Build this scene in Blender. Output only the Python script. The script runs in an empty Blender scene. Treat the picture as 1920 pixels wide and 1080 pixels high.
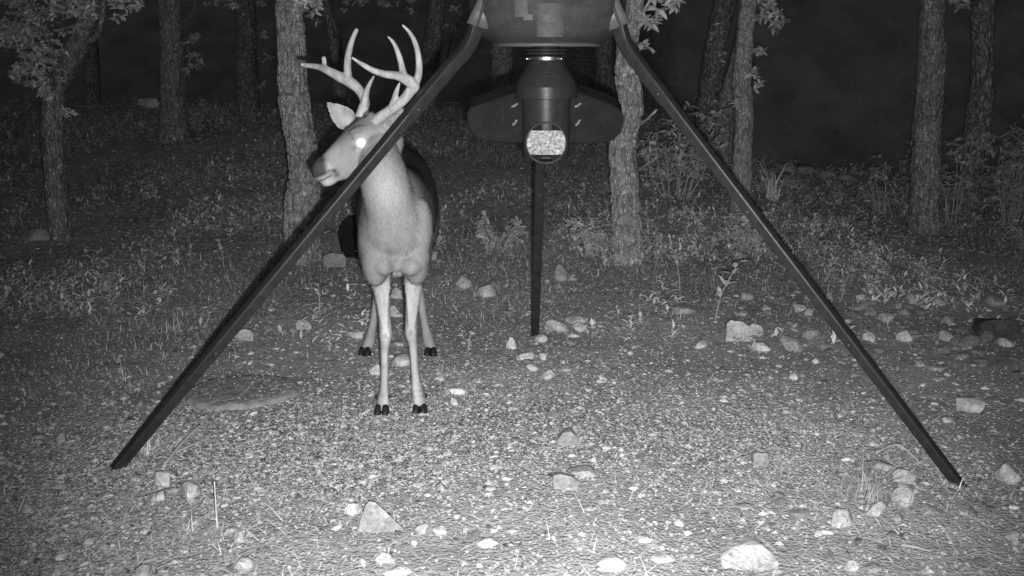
import bpy, bmesh, math, random
import numpy as np
from mathutils import Vector, Matrix
rng = np.random.default_rng(11)
random.seed(11)
sc = bpy.context.scene
COL = sc.collection

# ------------------------------------------------------------------ camera
H, PITCH, FPX = 1.307, math.radians(14.3), 1725.0
cam_d = bpy.data.cameras.new("camera"); cam = bpy.data.objects.new("camera", cam_d); COL.objects.link(cam)
cam.location = (0, 0, H); cam.rotation_euler = (math.pi/2 - PITCH, 0, 0)
cam_d.sensor_width = 36.0; cam_d.lens = 36.0*FPX/1920.0
cam_d.clip_start = 0.05; cam_d.clip_end = 500
sc.camera = cam
# ------------------------------------------------------------------ world: moonless night sky, seen by a monochrome infrared sensor
w = bpy.data.worlds.new("World"); sc.world = w; w.use_nodes = True
nt = w.node_tree; bgn = nt.nodes["Background"]
sky = nt.nodes.new("ShaderNodeTexSky"); sky.sky_type = 'NISHITA'; sky.sun_disc = False
sky.sun_elevation = math.radians(2.0); sky.sun_rotation = math.radians(180)
bw = nt.nodes.new("ShaderNodeRGBToBW")
nt.links.new(sky.outputs[0], bw.inputs[0]); nt.links.new(bw.outputs[0], bgn.inputs[0])
bgn.inputs[1].default_value = 0.050
# ------------------------------------------------------------------ the infrared flood lamp mounted beside the camera
ld = bpy.data.lights.new("infrared_lamp", 'SPOT'); lamp = bpy.data.objects.new("infrared_lamp", ld); COL.objects.link(lamp)
lamp.location = (0.028, 0.02, H-0.055)
ld.energy = 690; ld.spot_size = math.radians(82); ld.spot_blend = 1.0; ld.shadow_soft_size = 0.012
ld.color = (1, 1, 1)
_t = Vector((0.16, 3.3, 0.52)) - Vector(lamp.location)
lamp.rotation_euler = _t.to_track_quat('-Z', 'Y').to_euler()
ld2 = bpy.data.lights.new("infrared_lamp_low_beam", 'SPOT'); lamp2 = bpy.data.objects.new("infrared_lamp_low_beam", ld2); COL.objects.link(lamp2)
lamp2.location = (-0.020, 0.02, H-0.06)
ld2.energy = 185; ld2.spot_size = math.radians(60); ld2.spot_blend = 1.0; ld2.shadow_soft_size = 0.012
lamp2.rotation_euler = (Vector((0.10, 2.25, 0.0)) - Vector(lamp2.location)).to_track_quat('-Z', 'Y').to_euler()
sc.view_settings.view_transform = 'Standard'; sc.view_settings.look = 'None'
sc.view_settings.exposure = 0.0; sc.view_settings.gamma = 1.0
try: sc.view_settings.use_curve_mapping = False
except Exception: pass
sc.cycles.max_bounces = 4; sc.cycles.transparent_max_bounces = 6

# ------------------------------------------------------------------ noise and terrain
def _hash(ix, iy, iz, s):
    n = (ix.astype(np.int64)*73856093) ^ (iy.astype(np.int64)*19349663) ^ (iz.astype(np.int64)*83492791) ^ (s*2654435761)
    n = (n ^ (n >> 13)) * 1274126177
    n = (n ^ (n >> 16)) & 0xffffff
    return n / float(0xffffff)
def vnoise(p, seed=0):
    p = np.asarray(p, float); i = np.floor(p).astype(np.int64); f = p - i; f = f*f*(3-2*f)
    r = 0
    for dx in (0, 1):
        for dy in (0, 1):
            for dz in (0, 1):
                wgt = (f[..., 0] if dx else 1-f[..., 0])*(f[..., 1] if dy else 1-f[..., 1])*(f[..., 2] if dz else 1-f[..., 2])
                r = r + wgt*_hash(i[..., 0]+dx, i[..., 1]+dy, i[..., 2]+dz, seed)
    return r
def fbm(p, o=4, seed=0):
    a, s, r = .5, 1.0, 0
    p = np.asarray(p, float)
    for k in range(o):
        r = r + a*(vnoise(p*s, seed+k)-.5); a *= .5; s *= 2.03
    return r
def sstep(a, b, x):
    t = np.clip((x-a)/(b-a), 0, 1); return t*t*(3-2*t)
def ground_z(x, y, fine=True):
    x = np.asarray(x, float); y = np.asarray(y, float)
    p = np.stack([x, y, np.zeros_like(x+y)+.5], -1)
    left = 1-sstep(1.2, 3.4, x)
    rise = .62*sstep(5.0, 13.0, y)*left
    crest = 13.4*left + 10.3*(1-left)
    drop = -1.5*sstep(0, 3.2, y-crest)
    far0 = 21*left + 15.5*(1-left)
    bank = 11.0*sstep(0, 22, y-far0) + 3.0*sstep(0, 5, y-far0)*(1-left) + 1.2*fbm(p*.35, 3, 7)*sstep(0, 4, y-far0)
    side = .5*sstep(6, 30, np.abs(x))
    z = rise + drop + bank + side
    z = z + .05*fbm(p*.55, 2, 3)*sstep(3.2, 6.0, y) + .035*fbm(p*2.2, 3, 5)*sstep(.5, 3, y)*1.0
    if fine:
        z = z + .016*fbm(p*9, 3, 9) + .010*fbm(p*40, 2, 21)
    return z
SINP, COSP = math.sin(PITCH), math.cos(PITCH)
def ray(px, py):
    u, v = (px-960)/FPX, (540-py)/FPX
    return Vector((u, COSP+v*SINP, v*COSP-SINP))
def P(px, py, y):
    d = ray(px, py); t = y/d.y
    return Vector((d.x*t, y, H+d.z*t))
def G(px, py):
    d = ray(px, py)
    ts = np.arange(1.0, 40, .01)
    z = H+d.z*ts; g = ground_z(d.x*ts, d.y*ts, False)
    k = np.argmax(z <= g) if (z <= g).any() else len(ts)-1
    t = ts[k]
    return Vector((d.x*t, d.y*t, float(g[k])))
def gz(x, y): return float(ground_z(np.array([x]), np.array([y]), False)[0])

# ------------------------------------------------------------------ mesh helpers
def mesh_np(name, V, F, col=None, smooth=False):
    """F: (n,k) int array of one polygon size or list of such arrays"""
    if not isinstance(F, list): F = [F]
    me = bpy.data.meshes.new(name)
    V = np.asarray(V, np.float32)
    me.vertices.add(len(V)); me.vertices.foreach_set("co", V.ravel())
    loops = np.concatenate([f.ravel() for f in F]).astype(np.int32)
    sizes = np.concatenate([np.full(len(f), f.shape[1]) for f in F]).astype(np.int32)
    starts = np.concatenate([[0], np.cumsum(sizes)[:-1]]).astype(np.int32)
    me.loops.add(len(loops)); me.loops.foreach_set("vertex_index", loops)
    me.polygons.add(len(sizes)); me.polygons.foreach_set("loop_start", starts)
    me.polygons.foreach_set("use_smooth", np.full(len(sizes), smooth, bool))
    if col is not None:
        at = me.attributes.new("col", 'FLOAT', 'POINT'); at.data.foreach_set("value", np.asarray(col, np.float32))
    me.update(calc_edges=True); me.validate()
    return me
def link(name, me, material=None, parent=None, **props):
    o = bpy.data.objects.new(name, me); COL.objects.link(o)
    if material and me is not None and not me.materials: me.materials.append(material)
    if parent: o.parent = parent
    for k, v in props.items(): o[k] = v
    return o
def thing(name, label, cat, loc=(0, 0, 0), group=None):
    o = bpy.data.objects.new(name, None); COL.objects.link(o); o.location = loc
    o.empty_display_size = .1
    o["label"] = label; o["category"] = cat
    if group: o["group"] = group
    return o
def part(name, V, F, material, root, col=None, smooth=True, **props):
    """V in world space; the part is placed relative to its root's origin chain"""
    org = Vector((0, 0, 0)); p = root
    while p is not None: org += Vector(p.location); p = p.parent
    me = mesh_np(name, np.asarray(V)-np.array(org), F, col, smooth)
    return link(name, me, material, root, **props)

def tube(pts, rad, n=16, ry=None, caps=True, up=None):
    """lofted tube through points; rad list (and ry list for the other half-axis); returns V, F(list)"""
    pts = np.array([tuple(p) for p in pts], float); m = len(pts)
    rad = np.array(rad, float); ry = rad if ry is None else np.array(ry, float)
    T = np.gradient(pts, axis=0); T /= np.linalg.norm(T, axis=1)[:, None]+1e-9
    ref = np.array(up if up is not None else (0, -1, 0), float)
    V = []
    prev = None
    for i in range(m):
        t = T[i]
        a = (ref if (prev is None or up is not None) else prev)
        a = a - t*np.dot(a, t)
        if np.linalg.norm(a) < 1e-4: a = np.array([1, 0, 0.])-t*t[0]
        a /= np.linalg.norm(a); b = np.cross(t, a); prev = a
        ang = np.linspace(0, 2*np.pi, n, endpoint=False)
        V.append(pts[i] + rad[i]*np.sin(ang)[:, None]*b + ry[i]*np.cos(ang)[:, None]*a)
    V = np.concatenate(V)
    q = []
    i = np.arange(m-1)[:, None]; j = np.arange(n)[None, :]; j2 = (j+1) % n
    q = np.stack([i*n+j, i*n+j2, (i+1)*n+j2, (i+1)*n+j], -1).reshape(-1, 4)
    F = [q]
    if caps:
        c0, c1 = len(V), len(V)+1
        V = np.concatenate([V, pts[:1], pts[-1:]])
        jj = np.arange(n); j3 = (jj+1) % n
        F.append(np.concatenate([np.stack([np.full(n, c0), j3, jj], 1), np.stack([np.full(n, c1), (m-1)*n+jj, (m-1)*n+j3], 1)]))
    return V, F
def spline(pts, k=6, rad=None):
    """Catmull-Rom resample of points (and radii)"""
    A = np.array([tuple(p) for p in pts], float)
    if rad is not None: A = np.concatenate([A, np.array(rad, float).reshape(len(A), -1)], 1)
    A = np.concatenate([2*A[:1]-A[1:2], A, 2*A[-1:]-A[-2:-1]])
    out = []
    for i in range(1, len(A)-2):
        for s in np.linspace(0, 1, k, endpoint=False):
            p0, p1, p2, p3 = A[i-1], A[i], A[i+1], A[i+2]
            out.append(.5*((2*p1)+(-p0+p2)*s+(2*p0-5*p1+4*p2-p3)*s*s+(-p0+3*p1-3*p2+p3)*s**3))
    out.append(A[-2]); out = np.array(out)
    return out
def merge(parts):
    V, Fs, off = [], {}, 0
    for v, f in parts:
        V.append(v)
        for a in (f if isinstance(f, list) else [f]):
            Fs.setdefault(a.shape[1], []).append(a+off)
        off += len(v)
    return np.concatenate(V), [np.concatenate(x) for x in Fs.values()]
def box(c, s, R=None):
    s = np.array(s)/2
    V = np.array([[x, y, z] for x in (-1, 1) for y in (-1, 1) for z in (-1, 1)], float)*s
    if R is not None: V = V @ np.array(R).T
    F = np.array([[0, 1, 3, 2], [4, 6, 7, 5], [0, 4, 5, 1], [2, 3, 7, 6], [0, 2, 6, 4], [1, 5, 7, 3]])
    return V+np.array(tuple(c)), F
def lathe(profile, c, n=48, a0=0, a1=2*np.pi):
    full = abs(a1-a0-2*np.pi) < 1e-6
    ang = np.linspace(a0, a1, n, endpoint=not full)
    V = np.concatenate([np.stack([c[0]+r*np.sin(ang), c[1]-r*np.cos(ang), np.full(len(ang), z)], 1) for r, z in profile])
    m, k = len(profile), len(ang)
    i = np.arange(m-1)[:, None]; j = np.arange(k if full else k-1)[None, :]; j2 = (j+1) % k
    return V, np.stack([i*k+j, i*k+j2, (i+1)*k+j2, (i+1)*k+j], -1).reshape(-1, 4)
def rots(n, yaw=None, pitch=None, roll=None):
    yaw = rng.uniform(0, 2*np.pi, n) if yaw is None else yaw
    pitch = np.zeros(n) if pitch is None else pitch; roll = np.zeros(n) if roll is None else roll
    cy, sy, cp, sp, cr, sr = np.cos(yaw), np.sin(yaw), np.cos(pitch), np.sin(pitch), np.cos(roll), np.sin(roll)
    Z = np.zeros(n); O = np.ones(n)
    Rz = np.stack([cy, -sy, Z, sy, cy, Z, Z, Z, O], 1).reshape(n, 3, 3)
    Rx = np.stack([O, Z, Z, Z, cp, -sp, Z, sp, cp], 1).reshape(n, 3, 3)
    Ry = np.stack([cr, Z, sr, Z, O, Z, -sr, Z, cr], 1).reshape(n, 3, 3)
    return Rz @ Rx @ Ry
def scatter(tv, tf, pos, R, scale, col=None):
    tv = np.asarray(tv, float); tf = np.asarray(tf); n = len(pos)
    scale = np.asarray(scale, float)
    if scale.ndim == 1: scale = np.repeat(scale[:, None], 3, 1)
    v = tv[None]*scale[:, None, :]
    V = np.einsum('nij,nkj->nki', R, v)+pos[:, None, :]
    F = tf[None]+(np.arange(n)*len(tv))[:, None, None]
    c = None if col is None else np.repeat(col, len(tv))
    return V.reshape(-1, 3), F.reshape(-1, tf.shape[1]), c
LEAF_V = [(0, 0, 0), (-.19, .32, .05), (0, .36, -.02), (.19, .32, .05), (-.15, .68, .02), (0, .70, -.05), (.15, .68, .02), (0, 1, -.12)]
LEAF_F = [(0, 2, 1), (0, 3, 2), (1, 2, 5), (1, 5, 4), (2, 3, 6), (2, 6, 5), (4, 5, 7), (5, 6, 7)]
CHIP_V = [(-.5, -.2, 0), (.05, -.32, .05), (.5, -.1, -.04), (.42, .24, .06), (-.1, .30, 0), (0, 0, .16)]
CHIP_F = [(0, 1, 5), (1, 2, 5), (2, 3, 5), (3, 4, 5), (4, 0, 5)]
BLADE_V = [(-.5, 0, 0), (.5, 0, 0), (-.42, .10, .45), (.42, .10, .45), (-.22, .30, .80), (.22, .30, .80), (0, .55, 1)]
BLADE_F = [(0, 1, 3), (0, 3, 2), (2, 3, 5), (2, 5, 4), (4, 5, 6)]
GRAIN_V = [(1, .1, 0), (-.9, .2, .1), (.1, 1, -.1), (-.1, -1, .1), (.1, 0, .8), (0, .1, -.7)]
GRAIN_F = [(0, 2, 4), (2, 1, 4), (1, 3, 4), (3, 0, 4), (2, 0, 5), (1, 2, 5), (3, 1, 5), (0, 3, 5)]

# ------------------------------------------------------------------ materials
def new_mat(name):
    m = bpy.data.materials.new(name); m.use_nodes = True
    nt = m.node_tree; b = nt.nodes["Principled BSDF"]
    return m, nt, b
def N(nt, t, **kw):
    n = nt.nodes.new(t)
    for k, v in kw.items(): setattr(n, k, v)
    return n
def gray(v): return (v, v, v, 1)
def ramp(nt, stops):
    r = N(nt, "ShaderNodeValToRGB"); e = r.color_ramp.elements
    while len(e) < len(stops): e.new(.5)
    for el, (p, v) in zip(e, stops): el.position = p; el.color = gray(v)
    return r
def coords(nt, scale=(1, 1, 1), kind="Object"):
    tc = N(nt, "ShaderNodeTexCoord"); mp = N(nt, "ShaderNodeMapping"); mp.inputs["Scale"].default_value = scale
    nt.links.new(tc.outputs[kind], mp.inputs[0]); return mp.outputs[0]
def noise(nt, co, scale, detail=4, rough=.6):
    n = N(nt, "ShaderNodeTexNoise"); n.inputs["Scale"].default_value = scale; n.inputs["Detail"].default_value = detail
    n.inputs["Roughness"].default_value = rough; nt.links.new(co, n.inputs["Vector"]); return n
def mixm(nt, a, b, mode='MULTIPLY', fac=1.0):
    m = N(nt, "ShaderNodeMix", data_type='RGBA', blend_type=mode); m.inputs[0].default_value = fac
    nt.links.new(a, m.inputs[6]); nt.links.new(b, m.inputs[7]); return m.outputs[2]
def bump(nt, b, h, strength=.5, dist=.01, prev=None):
    bp = N(nt, "ShaderNodeBump"); bp.inputs["Strength"].default_value = strength; bp.inputs["Distance"].default_value = dist
    nt.links.new(h, bp.inputs["Height"])
    if prev is not None: nt.links.new(prev, bp.inputs["Normal"])
    nt.links.new(bp.outputs[0], b.inputs["Normal"]); return bp.outputs[0]
def m_attr(name, lo=.0, hi=1.0, rough=.85, spec=.2, nscale=60, trans=0.0):
    """albedo from the per-piece attribute with a little procedural mottling"""
    m, nt, b = new_mat(name); co = coords(nt)
    at = N(nt, "ShaderNodeAttribute", attribute_name="col")
    nz = noise(nt, co, nscale, 3); r = ramp(nt, [(.25, .72), (.75, 1.15)])
    nt.links.new(nz.outputs[0], r.inputs[0])
    c = mixm(nt, at.outputs["Color"], r.outputs[0]); nt.links.new(c, b.inputs["Base Color"])
    b.inputs["Roughness"].default_value = rough; b.inputs["Specular IOR Level"].default_value = spec
    return m
def m_solid(name, lo, hi, scale=30, rough=.6, spec=.3, metal=0, bs=.3, bd=.003, co_scale=(1, 1, 1), detail=5, rlo=None):
    m, nt, b = new_mat(name); co = coords(nt, co_scale)
    nz = noise(nt, co, scale, detail); r = ramp(nt, [(.3, lo), (.7, hi)]); nt.links.new(nz.outputs[0], r.inputs[0])
    nt.links.new(r.outputs[0], b.inputs["Base Color"])
    b.inputs["Roughness"].default_value = rough; b.inputs["Specular IOR Level"].default_value = spec; b.inputs["Metallic"].default_value = metal
    n2 = noise(nt, co, scale*2.3, detail); bump(nt, b, n2.outputs[0], bs, bd)
    if rlo is not None:
        rr = ramp(nt, [(.3, rlo), (.7, rough)]); nt.links.new(n2.outputs[0], rr.inputs[0]); nt.links.new(rr.outputs[0], b.inputs["Roughness"])
    return m
def m_bark(name, lo, hi, lichen=0.0, sc_=1.0):
    m, nt, b = new_mat(name); co = coords(nt, (1, 1, .36))
    vo = N(nt, "ShaderNodeTexVoronoi", feature='DISTANCE_TO_EDGE'); vo.inputs["Scale"].default_value = 42*sc_
    nz0 = noise(nt, co, 14*sc_, 3)
    mx = N(nt, "ShaderNodeMix", data_type='RGBA', blend_type='LINEAR_LIGHT'); mx.inputs[0].default_value = .06
    nt.links.new(co, mx.inputs[6]); nt.links.new(nz0.outputs[1], mx.inputs[7]); nt.links.new(mx.outputs[2], vo.inputs["Vector"])
    r = ramp(nt, [(.0, lo*.5), (.10, lo*.9), (.34, hi)]); nt.links.new(vo.outputs["Distance"], r.inputs[0])
    nz = noise(nt, coords(nt), 25, 5, .7); r2 = ramp(nt, [(.3, .6), (.7, 1.15)]); nt.links.new(nz.outputs[0], r2.inputs[0])
    c = mixm(nt, r.outputs[0], r2.outputs[0])
    if lichen > 0:
        nl = noise(nt, coords(nt), 38, 2, .4); rl = ramp(nt, [(.60, 0), (.66, 1)]); nt.links.new(nl.outputs[0], rl.inputs[0])
        nb = noise(nt, coords(nt), 3.0, 2); rb = ramp(nt, [(.52, 0), (.66, .8)]); nt.links.new(nb.outputs[0], rb.inputs[0])
        f = mixm(nt, rl.outputs[0], rb.outputs[0])
        mm = N(nt, "ShaderNodeMix", data_type='RGBA'); nt.links.new(f, mm.inputs[0]); nt.links.new(c, mm.inputs[6]); mm.inputs[7].default_value = gray(lichen); c = mm.outputs[2]
    at = N(nt, "ShaderNodeAttribute", attribute_name="col"); ra = ramp(nt, [(.0, .22), (.3, .72), (.8, 1.25)]); nt.links.new(at.outputs["Fac"], ra.inputs[0]); c = mixm(nt, c, ra.outputs[0])
    nt.links.new(c, b.inputs["Base Color"]); b.inputs["Roughness"].default_value = .95; b.inputs["Specular IOR Level"].default_value = .1
    p = bump(nt, b, vo.outputs["Distance"], .9, .02)
    bump(nt, b, nz.outputs[0], .6, .006, p)
    return m
def m_rock(name, lo, hi):
    m, nt, b = new_mat(name); co = coords(nt)
    nz = noise(nt, co, 9, 6, .65); r = ramp(nt, [(.25, lo*.7), (.45, lo), (.62, hi)]); nt.links.new(nz.outputs[0], r.inputs[0])
    n2 = noise(nt, co, 70, 4, .7); r2 = ramp(nt, [(.25, .55), (.5, 1), (.8, 1.1)]); nt.links.new(n2.outputs[0], r2.inputs[0])
    nt.links.new(mixm(nt, r.outputs[0], r2.outputs[0]), b.inputs["Base Color"])
    b.inputs["Roughness"].default_value = .9; b.inputs["Specular IOR Level"].default_value = .15
    p = bump(nt, b, nz.outputs[0], .7, .03); bump(nt, b, n2.outputs[0], .8, .006, p)
    return m
def m_ground():
    m, nt, b = new_mat("soil_and_dust"); co = coords(nt)
    nA = noise(nt, co, 1.3, 4, .6); rA = ramp(nt, [(.3, .68), (.7, 1.18)]); nt.links.new(nA.outputs[0], rA.inputs[0])
    nB = noise(nt, co, 55, 5, .75); rB = ramp(nt, [(.30, .24), (.48, .38), (.7, .50)]); nt.links.new(nB.outputs[0], rB.inputs[0])
    vo = N(nt, "ShaderNodeTexVoronoi"); vo.inputs["Scale"].default_value = 95; nt.links.new(co, vo.inputs["Vector"])
    rV = ramp(nt, [(.0, 1.1), (.55, .82)]); nt.links.new(vo.outputs["Distance"], rV.inputs[0])
    c = mixm(nt, mixm(nt, rB.outputs[0], rA.outputs[0]), rV.outputs[0])
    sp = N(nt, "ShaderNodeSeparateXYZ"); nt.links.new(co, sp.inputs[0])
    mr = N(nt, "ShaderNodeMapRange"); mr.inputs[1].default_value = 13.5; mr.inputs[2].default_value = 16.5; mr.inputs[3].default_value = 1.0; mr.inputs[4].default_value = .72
    nt.links.new(sp.outputs[1], mr.inputs[0])          # darker ground tone on the far bank
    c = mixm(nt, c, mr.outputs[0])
    nt.links.new(c, b.inputs["Base Color"]); b.inputs["Roughness"].default_value = .95; b.inputs["Specular IOR Level"].default_value = .08
    p = bump(nt, b, nB.outputs[0], .5, .009)
    inv = N(nt, "ShaderNodeMath", operation='MULTIPLY'); inv.inputs[1].default_value = -1; nt.links.new(vo.outputs["Distance"], inv.inputs[0])
    bump(nt, b, inv.outputs[0], .6, .008, p)
    return m
M = {}
M['ground'] = m_ground()
M['litter'] = m_attr("leaf_litter", nscale=90)
M['grain'] = m_attr("grit", nscale=140)
M['grass'] = m_attr("dry_grass", rough=.7, nscale=30)
M['leaf'] = m_attr("leaf", rough=.5, spec=.35, nscale=18)
M['bark'] = m_bark("oak_bark", .22, .42, .60, 1.3)
M['bark_dark'] = m_bark("cedar_bark", .15, .30, .42, 1.0)
M['bark_pale'] = m_bark("pale_oak_bark", .34, .62, .75, 1.6)
M['stalk'] = m_solid("dry_stalk", .45, .60, 40, .9, .1)
M['twig'] = m_solid("twig", .22, .40, 40, .9, .1)
M['rock'] = m_rock("limestone", .38, .56)
M['rock_dull'] = m_rock("weathered_limestone", .26, .42)
M['rock_dark'] = m_rock("dark_stone", .07, .12)
M['lump_black'] = m_rock("near_black_lump", .012, .02)
M['rock_white'] = m_rock("chalky_limestone", .48, .64)
M['slab'] = m_solid("old_concrete", .17, .30, 26, .95, .1, bs=.9, bd=.008, detail=8)

# ------------------------------------------------------------------ ground
def axis(*segs):
    a = [np.arange(s, e, d) for s, e, d in segs]; return np.unique(np.round(np.concatenate(a+[[segs[-1][1]]]), 4))
gx = axis((-70, -10, 2.5), (-10, -4, .2), (-4, 4, .026), (4, 10, .2), (10, 70, 2.5))
gy = axis((-20, 1, 1.0), (1, 7.5, .026), (7.5, 15, .08), (15, 70, .8))
X, Y = np.meshgrid(gx, gy); Z = ground_z(X, Y)
V = np.stack([X, Y, Z], -1).reshape(-1, 3); nx = len(gx)
i = np.arange(len(gy)-1)[:, None]; j = np.arange(nx-1)[None, :]
F = np.stack([i*nx+j, i*nx+j+1, (i+1)*nx+j+1, (i+1)*nx+j], -1).reshape(-1, 4)
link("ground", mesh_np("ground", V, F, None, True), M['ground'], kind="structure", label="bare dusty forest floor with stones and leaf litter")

def spots(n, y0, y1, powr=1.3, margin=.6, dens=None):
    """points on the ground thinning out with distance"""
    u = rng.uniform(0, 1, n); a = 1-powr
    y = (y0**a+u*(y1**a-y0**a))**(1/a) if abs(a) > 1e-6 else y0*(y1/y0)**u
    x = rng.uniform(-1, 1, n)*(.60*y+margin)
    if dens is not None:
        k = rng.uniform(0, 1, n) < dens(x, y); x, y = x[k], y[k]
    return x, y, ground_z(x, y)
def pn(x, y, s, seed): return vnoise(np.stack([x*s, y*s, np.zeros_like(x)], -1), seed)
def clear(x, y):
    """1 where the trodden dusty ground in front of the camera is nearly bare"""
    return np.clip(1.25*np.exp(-(((x-.2)/1.5)**4+((y-1.95)/.58)**4)), 0, 1)
def speck(x, y):
    """patch of bark crumbs and spilled feed under the spinner"""
    q = np.exp(-(((x+.10)/1.15)**2+((y-3.05)/.55)**2))+.8*np.exp(-(((x+1.15)/.7)**2+((y-2.55)/.55)**2))
    return np.clip(q*(.55+.8*pn(x, y, 2.6, 44)), 0, 1)
# leaf litter and bark chips
x, y, z = spots(330000, 1.45, 8.5, 1.15, .6, lambda x, y: (.02+.42*sstep(.25, .85, pn(x, y, 1.1, 40))+.85*speck(x, y)+.22*sstep(3.6, 5, y)*(1-.6*sstep(.8, 1.6, x)))*(1-.86*clear(x, y))*(1-.45*sstep(1.0, 1.8, x)))
n = len(x); small = rng.uniform(0, 1, n)
sc3 = np.stack([rng.uniform(.006, .015, n)*(.8+.9*small**4+.35*speck(x, y)), rng.uniform(.004, .009, n), rng.uniform(.004, .010, n)], 1)*(.85+.06*y)[:, None]
dark = rng.uniform(0, 1, n) < .16+.40*speck(x, y)
c = np.where(dark, rng.uniform(.03, .14, n), rng.uniform(.32, .47+.24*speck(x, y), n)); c = np.where(y < 2.6, .30+(c-.30)*.6, c); c = np.where(rng.uniform(0, 1, n) < .018, rng.uniform(.6, .75, n), c)
R = rots(n, None, rng.normal(0, .34, n), rng.normal(0, .24, n))
V, F, C = scatter(CHIP_V, CHIP_F, np.stack([x, y, z+.003], 1), R, sc3, c)
link("leaf_litter", mesh_np("leaf_litter", V, F, C), M['litter'], kind="stuff", label="small fallen leaves and bark chips covering the ground")
# far litter: larger pieces
x, y, z = spots(170000, 5.0, 14.5, .8, 1.0, lambda x, y: sstep(5, 8, y)*(.40+.60*sstep(.35, .7, pn(x, y, .9, 55))))
n = len(x)
sc3 = np.stack([rng.uniform(.015, .05, n), rng.uniform(.010, .022, n), rng.uniform(.01, .03, n)], 1)
c = np.where(rng.uniform(0, 1, n) < .35, rng.uniform(.06, .14, n), rng.uniform(.2, .45, n)); c = np.where(rng.uniform(0, 1, n) < .03, .75, c)
V, F, C = scatter(CHIP_V, CHIP_F, np.stack([x, y, z+.008], 1), rots(n, None, rng.normal(0, .4, n), rng.normal(0, .3, n)), sc3, c)
link("leaf_litter", mesh_np("leaf_litter_far", V, F, C), M['litter'], kind="stuff", label="fallen leaves under the far trees")
# gravel and grit
x, y, z = spots(70000, 1.45, 6.5, 1.5, .4, lambda x, y: (.35+.65*speck(x, y))*(1-.6*clear(x, y)))
n = len(x); s = rng.uniform(.0025, .006, n)*(1+1.3*(rng.uniform(0, 1, n) > .93))
c = np.where(rng.uniform(0, 1, n) < .12, rng.uniform(.05, .14, n), rng.uniform(.34, .55, n))
V, F, C = scatter(GRAIN_V, GRAIN_F, np.stack([x, y, z+.002], 1), rots(n, None, rng.uniform(-1, 1, n)), np.stack([s*1.4, s, s*.8], 1), c)
link("gravel", mesh_np("gravel", V, F, C), M['grain'], kind="stuff", label="fine gravel and grit strewn on the dirt")
# dry straw and needles lying flat
x, y, z = spots(9000, 1.5, 7, 1.3, .5)
n = len(x); L = rng.uniform(.03, .12, n)
V, F, C = scatter(BLADE_V, BLADE_F, np.stack([x, y, z+.006], 1), rots(n, None, -np.pi/2+rng.normal(.1, .15, n)), np.stack([np.full(n, .003), L*.4, L], 1), rng.uniform(.3, .75, n))
link("straw", mesh_np("straw", V, F, C), M['grass'], kind="stuff", label="dry straw and thin twigs lying on the ground")

# grass
def gdens(x, y):
    d = .95*sstep(.25, .65, pn(x, y, 1.7, 61))*sstep(3.6, 5.2, y+.55*np.clip(-x-.6, -1, 2.5))
    return np.clip(d, 0, 1)
x, y, z = spots(330000, 1.8, 12.5, 1.05, .8, gdens)
n = len(x); L = rng.uniform(.02, .05, n)*(.8+.07*y)
yaw = rng.uniform(0, 2*np.pi, n)
V, F, C = scatter(BLADE_V, BLADE_F, np.stack([x, y, z-.003], 1), rots(n, yaw, rng.normal(-1.0, .5, n)), np.stack([rng.uniform(.0016, .0042, n)*(.7+.10*y), L, L], 1), np.where(rng.uniform(0, 1, n) < .3, rng.uniform(.12, .25, n), rng.uniform(.28, .62, n)))
link("grass", mesh_np("grass", V, F, C), M['grass'], kind="stuff", label="short grass and weeds between the trees")
# low broad-leaved seedlings nobody could count
def udens(x, y):
    band = np.maximum(np.exp(-((y-6.3)/1.7)**2), .55*sstep(6, 8, y))
    return np.clip(band*sstep(.30, .7, pn(x, y, 1.3, 77)), 0, 1)
x, y, z = spots(15000, 3.9, 13, 1.0, .8, udens)
posn, rr, ss, cc = [], [], [], []
for k in range(len(x)):
    nl = rng.integers(5, 12); hh = rng.uniform(.03, .15)
    a = rng.uniform(0, 6.28)+np.arange(nl)*2.4; zz = z[k]+hh*(.2+.8*np.arange(nl)/nl)
    posn.append(np.stack([np.full(nl, x[k])+rng.normal(0, .012, nl), np.full(nl, y[k])+rng.normal(0, .012, nl), zz], 1))
    rr.append(np.stack([a, rng.normal(.35, .35, nl)], 1)); ss.append(rng.uniform(.022, .055, nl)); cc.append(np.full(nl, rng.uniform(.35, .75)))
posn = np.concatenate(posn); rr = np.concatenate(rr); ss = np.concatenate(ss); cc = np.concatenate(cc)
V, F, C = scatter(LEAF_V, LEAF_F, posn, rots(len(posn), rr[:, 0], rr[:, 1]), np.stack([ss*.85, ss, ss], 1), cc)
link("undergrowth", mesh_np("undergrowth", V, F, C), M['leaf'], kind="stuff", label="low leafy undergrowth between the tree trunks")

# ------------------------------------------------------------------ far bank brush
n = 50000
x = rng.uniform(1.5, 26, n); y = rng.uniform(15.3, 32, n)
d = vnoise(np.stack([x*.8, y*.8, np.zeros(n)], -1), 91); k = d > .5; x, y, d = x[k], y[k], d[k]; n = len(x)
z = ground_z(x, y)+rng.uniform(0, 1.0, n)**2*2.0*(d-.45)*2
V, F, C = scatter(CHIP_V, CHIP_F, np.stack([x, y, z], 1), rots(n, None, rng.normal(.9, .5, n), rng.normal(0, .5, n)), rng.uniform(.03, .07, n), rng.uniform(.14, .32, n))
link("far_brush", mesh_np("far_brush", V, F, C), M['leaf'], kind="stuff", label="dim brush on the far bank behind the trees")

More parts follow.
